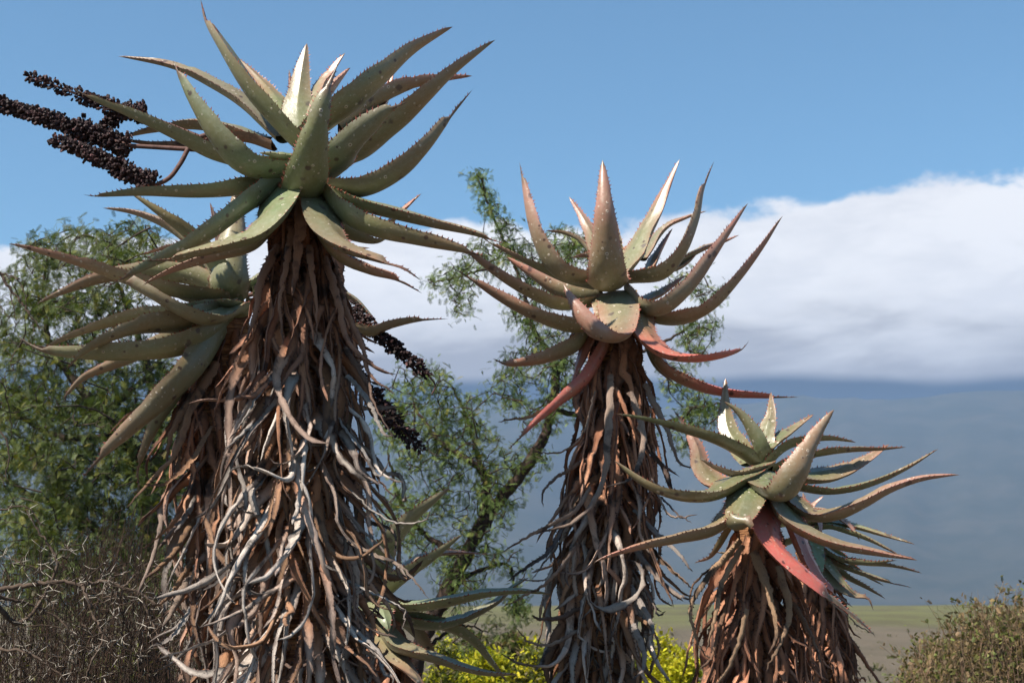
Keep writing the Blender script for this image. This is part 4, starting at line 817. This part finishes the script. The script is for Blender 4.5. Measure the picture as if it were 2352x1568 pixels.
dry_bush('green_brown_bush', 11.0, 'round brownish green bush at the lower right corner', 2085, 2520, 1390, 950, 14, [(0.16,.10,.065),(.11,.08,.05),(.2,.14,.09)], 220, [(.13,.13,.035),(.17,.12,.05),(.20,.13,.07),(.15,.10,.05),(.11,.13,.03)], 9, .035, .0028, ybase=1900, topf=lambda x: 1568-195*math.sqrt(max(0, 1-((2400-min(x, 2400))/325.0)**2)))

# yellow green leafy bushes on the plain
def leafy_bush(depth, x, ytop, wpx, label, seed, cols, n=2600, lsize=.065, grp='yellow green bushes on the plain', name='leafy_bush'):
    r = np.random.default_rng(seed); top_ = P(x, ytop, depth); c0 = np.array([top_[0], depth, 0.0]); H = top_[2]; Wd = wpx/FPX*depth
    root = empty(name, c0, label, 'bush', grp); A = Acc(); tips = []
    for i in range(60):
        a = r.uniform(0, 6.28); e = r.uniform(.15, 1.0); u = np.array([math.cos(a)*math.sqrt(1-e*e), math.sin(a)*math.sqrt(1-e*e), e]); tip = c0+u*np.array([Wd/2, Wd/2, H])*r.uniform(.75, 1.0)
        p = catmull([c0+r.normal(size=3)*.02, (c0+tip)/2+r.normal(size=3)*.06*H, tip], 6); V, Q = tube(p, np.linspace(.016, .004, 6), 4); A.add(V, Q, None, (0.10, .07, .045)); tips.append(tip)
    A.build('branches', M_BARK, root, c0, 'stuff'); tips = np.array(tips); n = n*2; k = r.integers(len(tips), size=n); pos = tips[k]+r.normal(size=(n, 3))*np.array([Wd*.07, Wd*.07, H*.07])
    pos[:, 2] = np.abs(pos[:, 2]); c = np.array(cols)[r.integers(len(cols), size=n)]*r.uniform(.6, 1.25, (n, 1))
    scatter_sprays('foliage', root, c0, pos, unit(r.normal(size=(n, 3))+np.array([0, 0, .9])), r.uniform(.6, 1.3, n)*lsize, c, 'small')
YG = [(0.46,.42,.015),(.38,.38,.015),(.55,.47,.02)]; GB = [(0.12,.14,.04),(.15,.13,.06),(.10,.12,.03)]
leafy_bush(17, 1540, 1472, 165, 'bright yellow green bush between the trunks of the two right aloes', 1, YG, 3400)
leafy_bush(18.5, 1455, 1497, 110, 'darker yellow green bush touching the left side of the bright one', 2, [(0.15,.19,.02),(.28,.3,.02)], 1500)
leafy_bush(17.5, 1020, 1475, 120, 'yellow green bush behind the left aloe trunk, leftmost of its row', 3, YG[:2]+GB, 1600)
leafy_bush(19, 1115, 1490, 150, 'yellow green bush under the small dark aloe leaves, middle of its row', 4, YG+[(0.2,.24,.02)], 2200)
leafy_bush(18, 1225, 1478, 120, 'yellow green bush touching the left side of the middle aloe skirt', 5, YG+GB, 1600)
leafy_bush(18, 300, 1480, 260, 'yellow green bush glimpsed through the thorny twigs in the lower left', 6, [(0.20,.22,.02),(.12,.14,.02)], 1400)
for k, (x, y, wp, d, lb) in enumerate([(1170,1452,130,26,'dull green shrub behind the yellow bushes, just left of the middle aloe'), (1080,1462,150,24,'brown green shrub behind the yellow bushes beside the left trunk'), (1290,1470,120,25,'dull shrub hidden behind the skirt of the middle aloe')]):
    leafy_bush(d, x, y, wp, lb, 30+k, GB+[(0.16,.11,.06)], 1200, .11, 'dull green shrubs behind the yellow bushes', 'shrub')
# low scrub over the plain
def scrub():
    r = np.random.default_rng(9); n = 2600; R = 24*np.exp(r.random(n)*2.5); a = r.uniform(-.75, .75, n); x = R*np.sin(a); y = R*np.cos(a); s = r.uniform(.05, .16, n)
    pos = np.repeat(np.stack([x, y, np.zeros(n)], 1), 5, 0); m = len(pos); pos += r.normal(size=(m, 3))*np.repeat(s, 5)[:, None]*.4; pos[:, 2] = np.abs(pos[:, 2])
    c = np.array([(.10,.11,.045),(.14,.115,.07),(.17,.14,.10),(.09,.085,.04)])[np.repeat(r.integers(4, size=n), 5)]*r.uniform(.7, 1.2, (m, 1))
    scatter_sprays('scrub', None, None, pos, unit(r.normal(size=(m, 3))+np.array([0, 0, 1.0])), np.repeat(s, 5)*1.3, c, 'small')
    props(bpy.data.objects['scrub'], 'low brownish scrub scattered over the plain', 'scrub', None, 'stuff')
scrub()

# bare thorny tree at the left edge: grey brown branches, white thorns, hanging twigs
def spiny_tree():
    depth = 7.6; base = P(-330, 2290, depth); base[2] = 0
    root = empty('spiny_tree', base, 'leafless spiny tree at the left edge with long white thorns on low branches', 'tree'); r = np.random.default_rng(17)
    limbs = [[(-330,2290,0),(-320,1900,0),(-290,1500,0),(-280,1100,0),(-220,750,0),(-120,560,0)], [(-290,1500,0),(-150,1400,0),(-30,1360,0),(60,1345,0),(143,1335,0),(189,1342,0),(245,1334,0),(283,1350,0),(321,1361,0),(357,1386,0),(400,1395,0)],
      [(189,1342,0),(201,1376,-.1),(215,1414,-.1),(236,1467,-.15),(205,1530,-.2),(190,1600,-.2)], [(-30,1360,0),(40,1430,.1),(100,1370,.2),(130,1290,.2),(95,1230,.2),(60,1170,.2)], [(-150,1400,0),(-40,1480,0),(70,1500,-.1),(150,1560,-.1)],
      [(321,1361,0),(345,1420,0),(370,1480,0),(395,1540,0)], [(283,1350,0),(330,1300,.1),(355,1290,.1)], [(-120,560,0),(-40,600,0),(0,628,0),(22,662,0),(45,690,0),(66,718,0),(90,752,0)], [(0,628,0),(38,640,0),(55,670,0),(62,705,0)], [(22,662,0),(30,700,0),(36,745,0)], [(45,690,0),(70,720,0),(78,762,0)],
      [(-40,600,0),(0,700,0),(22,732,0)], [(-280,1100,0),(-80,960,0),(0,990,0),(20,1035,0),(14,1100,0)], [(-80,960,0),(0,875,0),(30,1000,.1)], [(0,1170,.1),(60,1165,.1),(100,1210,.1)], [(-30,1360,0),(100,1400,.2),(160,1450,.2),(170,1530,.2)]]
    rad = [(.10,.03),(.020,.006),(.010,.003),(.016,.004),(.014,.004),(.008,.002),(.006,.002),(.016,.003),(.005,.002),(.004,.0015),(.004,.0015),(.006,.002),(.012,.003),(.006,.002),(.005,.002),(.010,.003)]
    L3 = []
    for k, (lm, rd) in enumerate(zip(limbs, rad)):
        pts = catmull([P(x, y, depth+dz) for x, y, dz in lm], 9*len(lm)); pts += r.normal(size=pts.shape)*0.003; V, Q = tube(pts, np.linspace(rd[0], rd[1], len(pts))*(1+.08*r.normal(size=len(pts))), 6)
        mesh_obj('trunk' if k == 0 else 'limb', V, Q, M_BARK, root, np.repeat(np.array([[.085,.06,.045]]), len(V), 0), off=base)
        if k in (1, 2, 3, 4, 5, 6, 14, 15): L3.append(pts)
    blobs = [(60,1330,90,36),(180,1320,80,40),(270,1330,70,34),(350,1340,60,28),(120,1430,100,44),(250,1430,80,40),(340,1440,60,26),(60,1520,90,26),(190,1530,90,34),(310,1530,80,28),(410,1420,45,14),(60,1230,70,8),(420,1500,40,10)]
    an, segs = grow(L3, blobs, depth, 18, 0.6, .45); A = Acc(); th = []
    allp = L3+[s[0] for s in segs]
    for p, L in segs: V, Q = tube(p, np.linspace(.0042, .0018, 5), 4); A.add(V, Q, None, np.array([.065,.045,.033])*r.uniform(.5, 1.3))
    A.build('twigs', M_BARK, root, base, 'stuff')
    # one thorn mesh, shared: a slender cone
    k = 5; a = np.arange(k)*2*math.pi/k; V = [(0.026*math.cos(q), 0.026*math.sin(q), 0) for q in a]+[(0.022*math.cos(q)+0.02, 0.022*math.sin(q), .55) for q in a]+[(0, 0, 1.0)]
    Q = [(j, (j+1) % k, k+(j+1) % k, k+j) for j in range(k)]; T_ = [(k+j, k+(j+1) % k, 2*k) for j in range(k)]
    V = np.array(V); me = None; rest = Acc(); cnt = 0; cand = []
    for p in [L3[0][30:]]+L3[1:]+[s[0] for s in segs]:
        Lp = np.linalg.norm(np.diff(p, axis=0), axis=1).sum(); m = max(1, int(Lp/0.075))
        for j in range(m):
            f = (j+r.random())/m*(len(p)-1); i = min(int(f), len(p)-2); c = p[i]*(1-f+i)+p[i+1]*(f-i); tv = unit(p[i+1]-p[i]); o = unit(np.cross(tv, r.normal(size=3)))
            ln = r.uniform(.022, .070)
            for s in (-1, 1): cand.append((ln, c, unit(o*s+tv*0.45+r.normal(size=3)*.12)))
    cand.sort(key=lambda q: -q[0])
    colr = lambda n: np.repeat(np.array([[.40,.35,.29]]), n, 0)
    for idx, (ln, c, d) in enumerate(cand):
        if c[1] < 5: continue
        if cnt < 290:
            if me is None:
                ob = mesh_obj('thorn', V, np.array(Q), M_THORN, root, colr(len(V)), True, np.array(T_)); me = ob.data
            else:
                ob = bpy.data.objects.new('thorn', me); COL.objects.link(ob); ob.parent = root
            ob.location = tuple(c-base); ob.rotation_mode = 'QUATERNION'; ob.rotation_quaternion = Vector(tuple(d)).to_track_quat('Z', 'Y'); ob.scale = (ln, ln, ln); cnt += 1
        else:
            x = unit(np.cross(d, np.array([.3, .2, .9]))); y = np.cross(d, x); rest.add(c+(V[:, :1]*x+V[:, 1:2]*y+V[:, 2:]*d)*ln, Q, T_, colr(len(V)))
    if rest.n: rest.build('thorns', M_THORN, root, base, 'stuff')
spiny_tree()
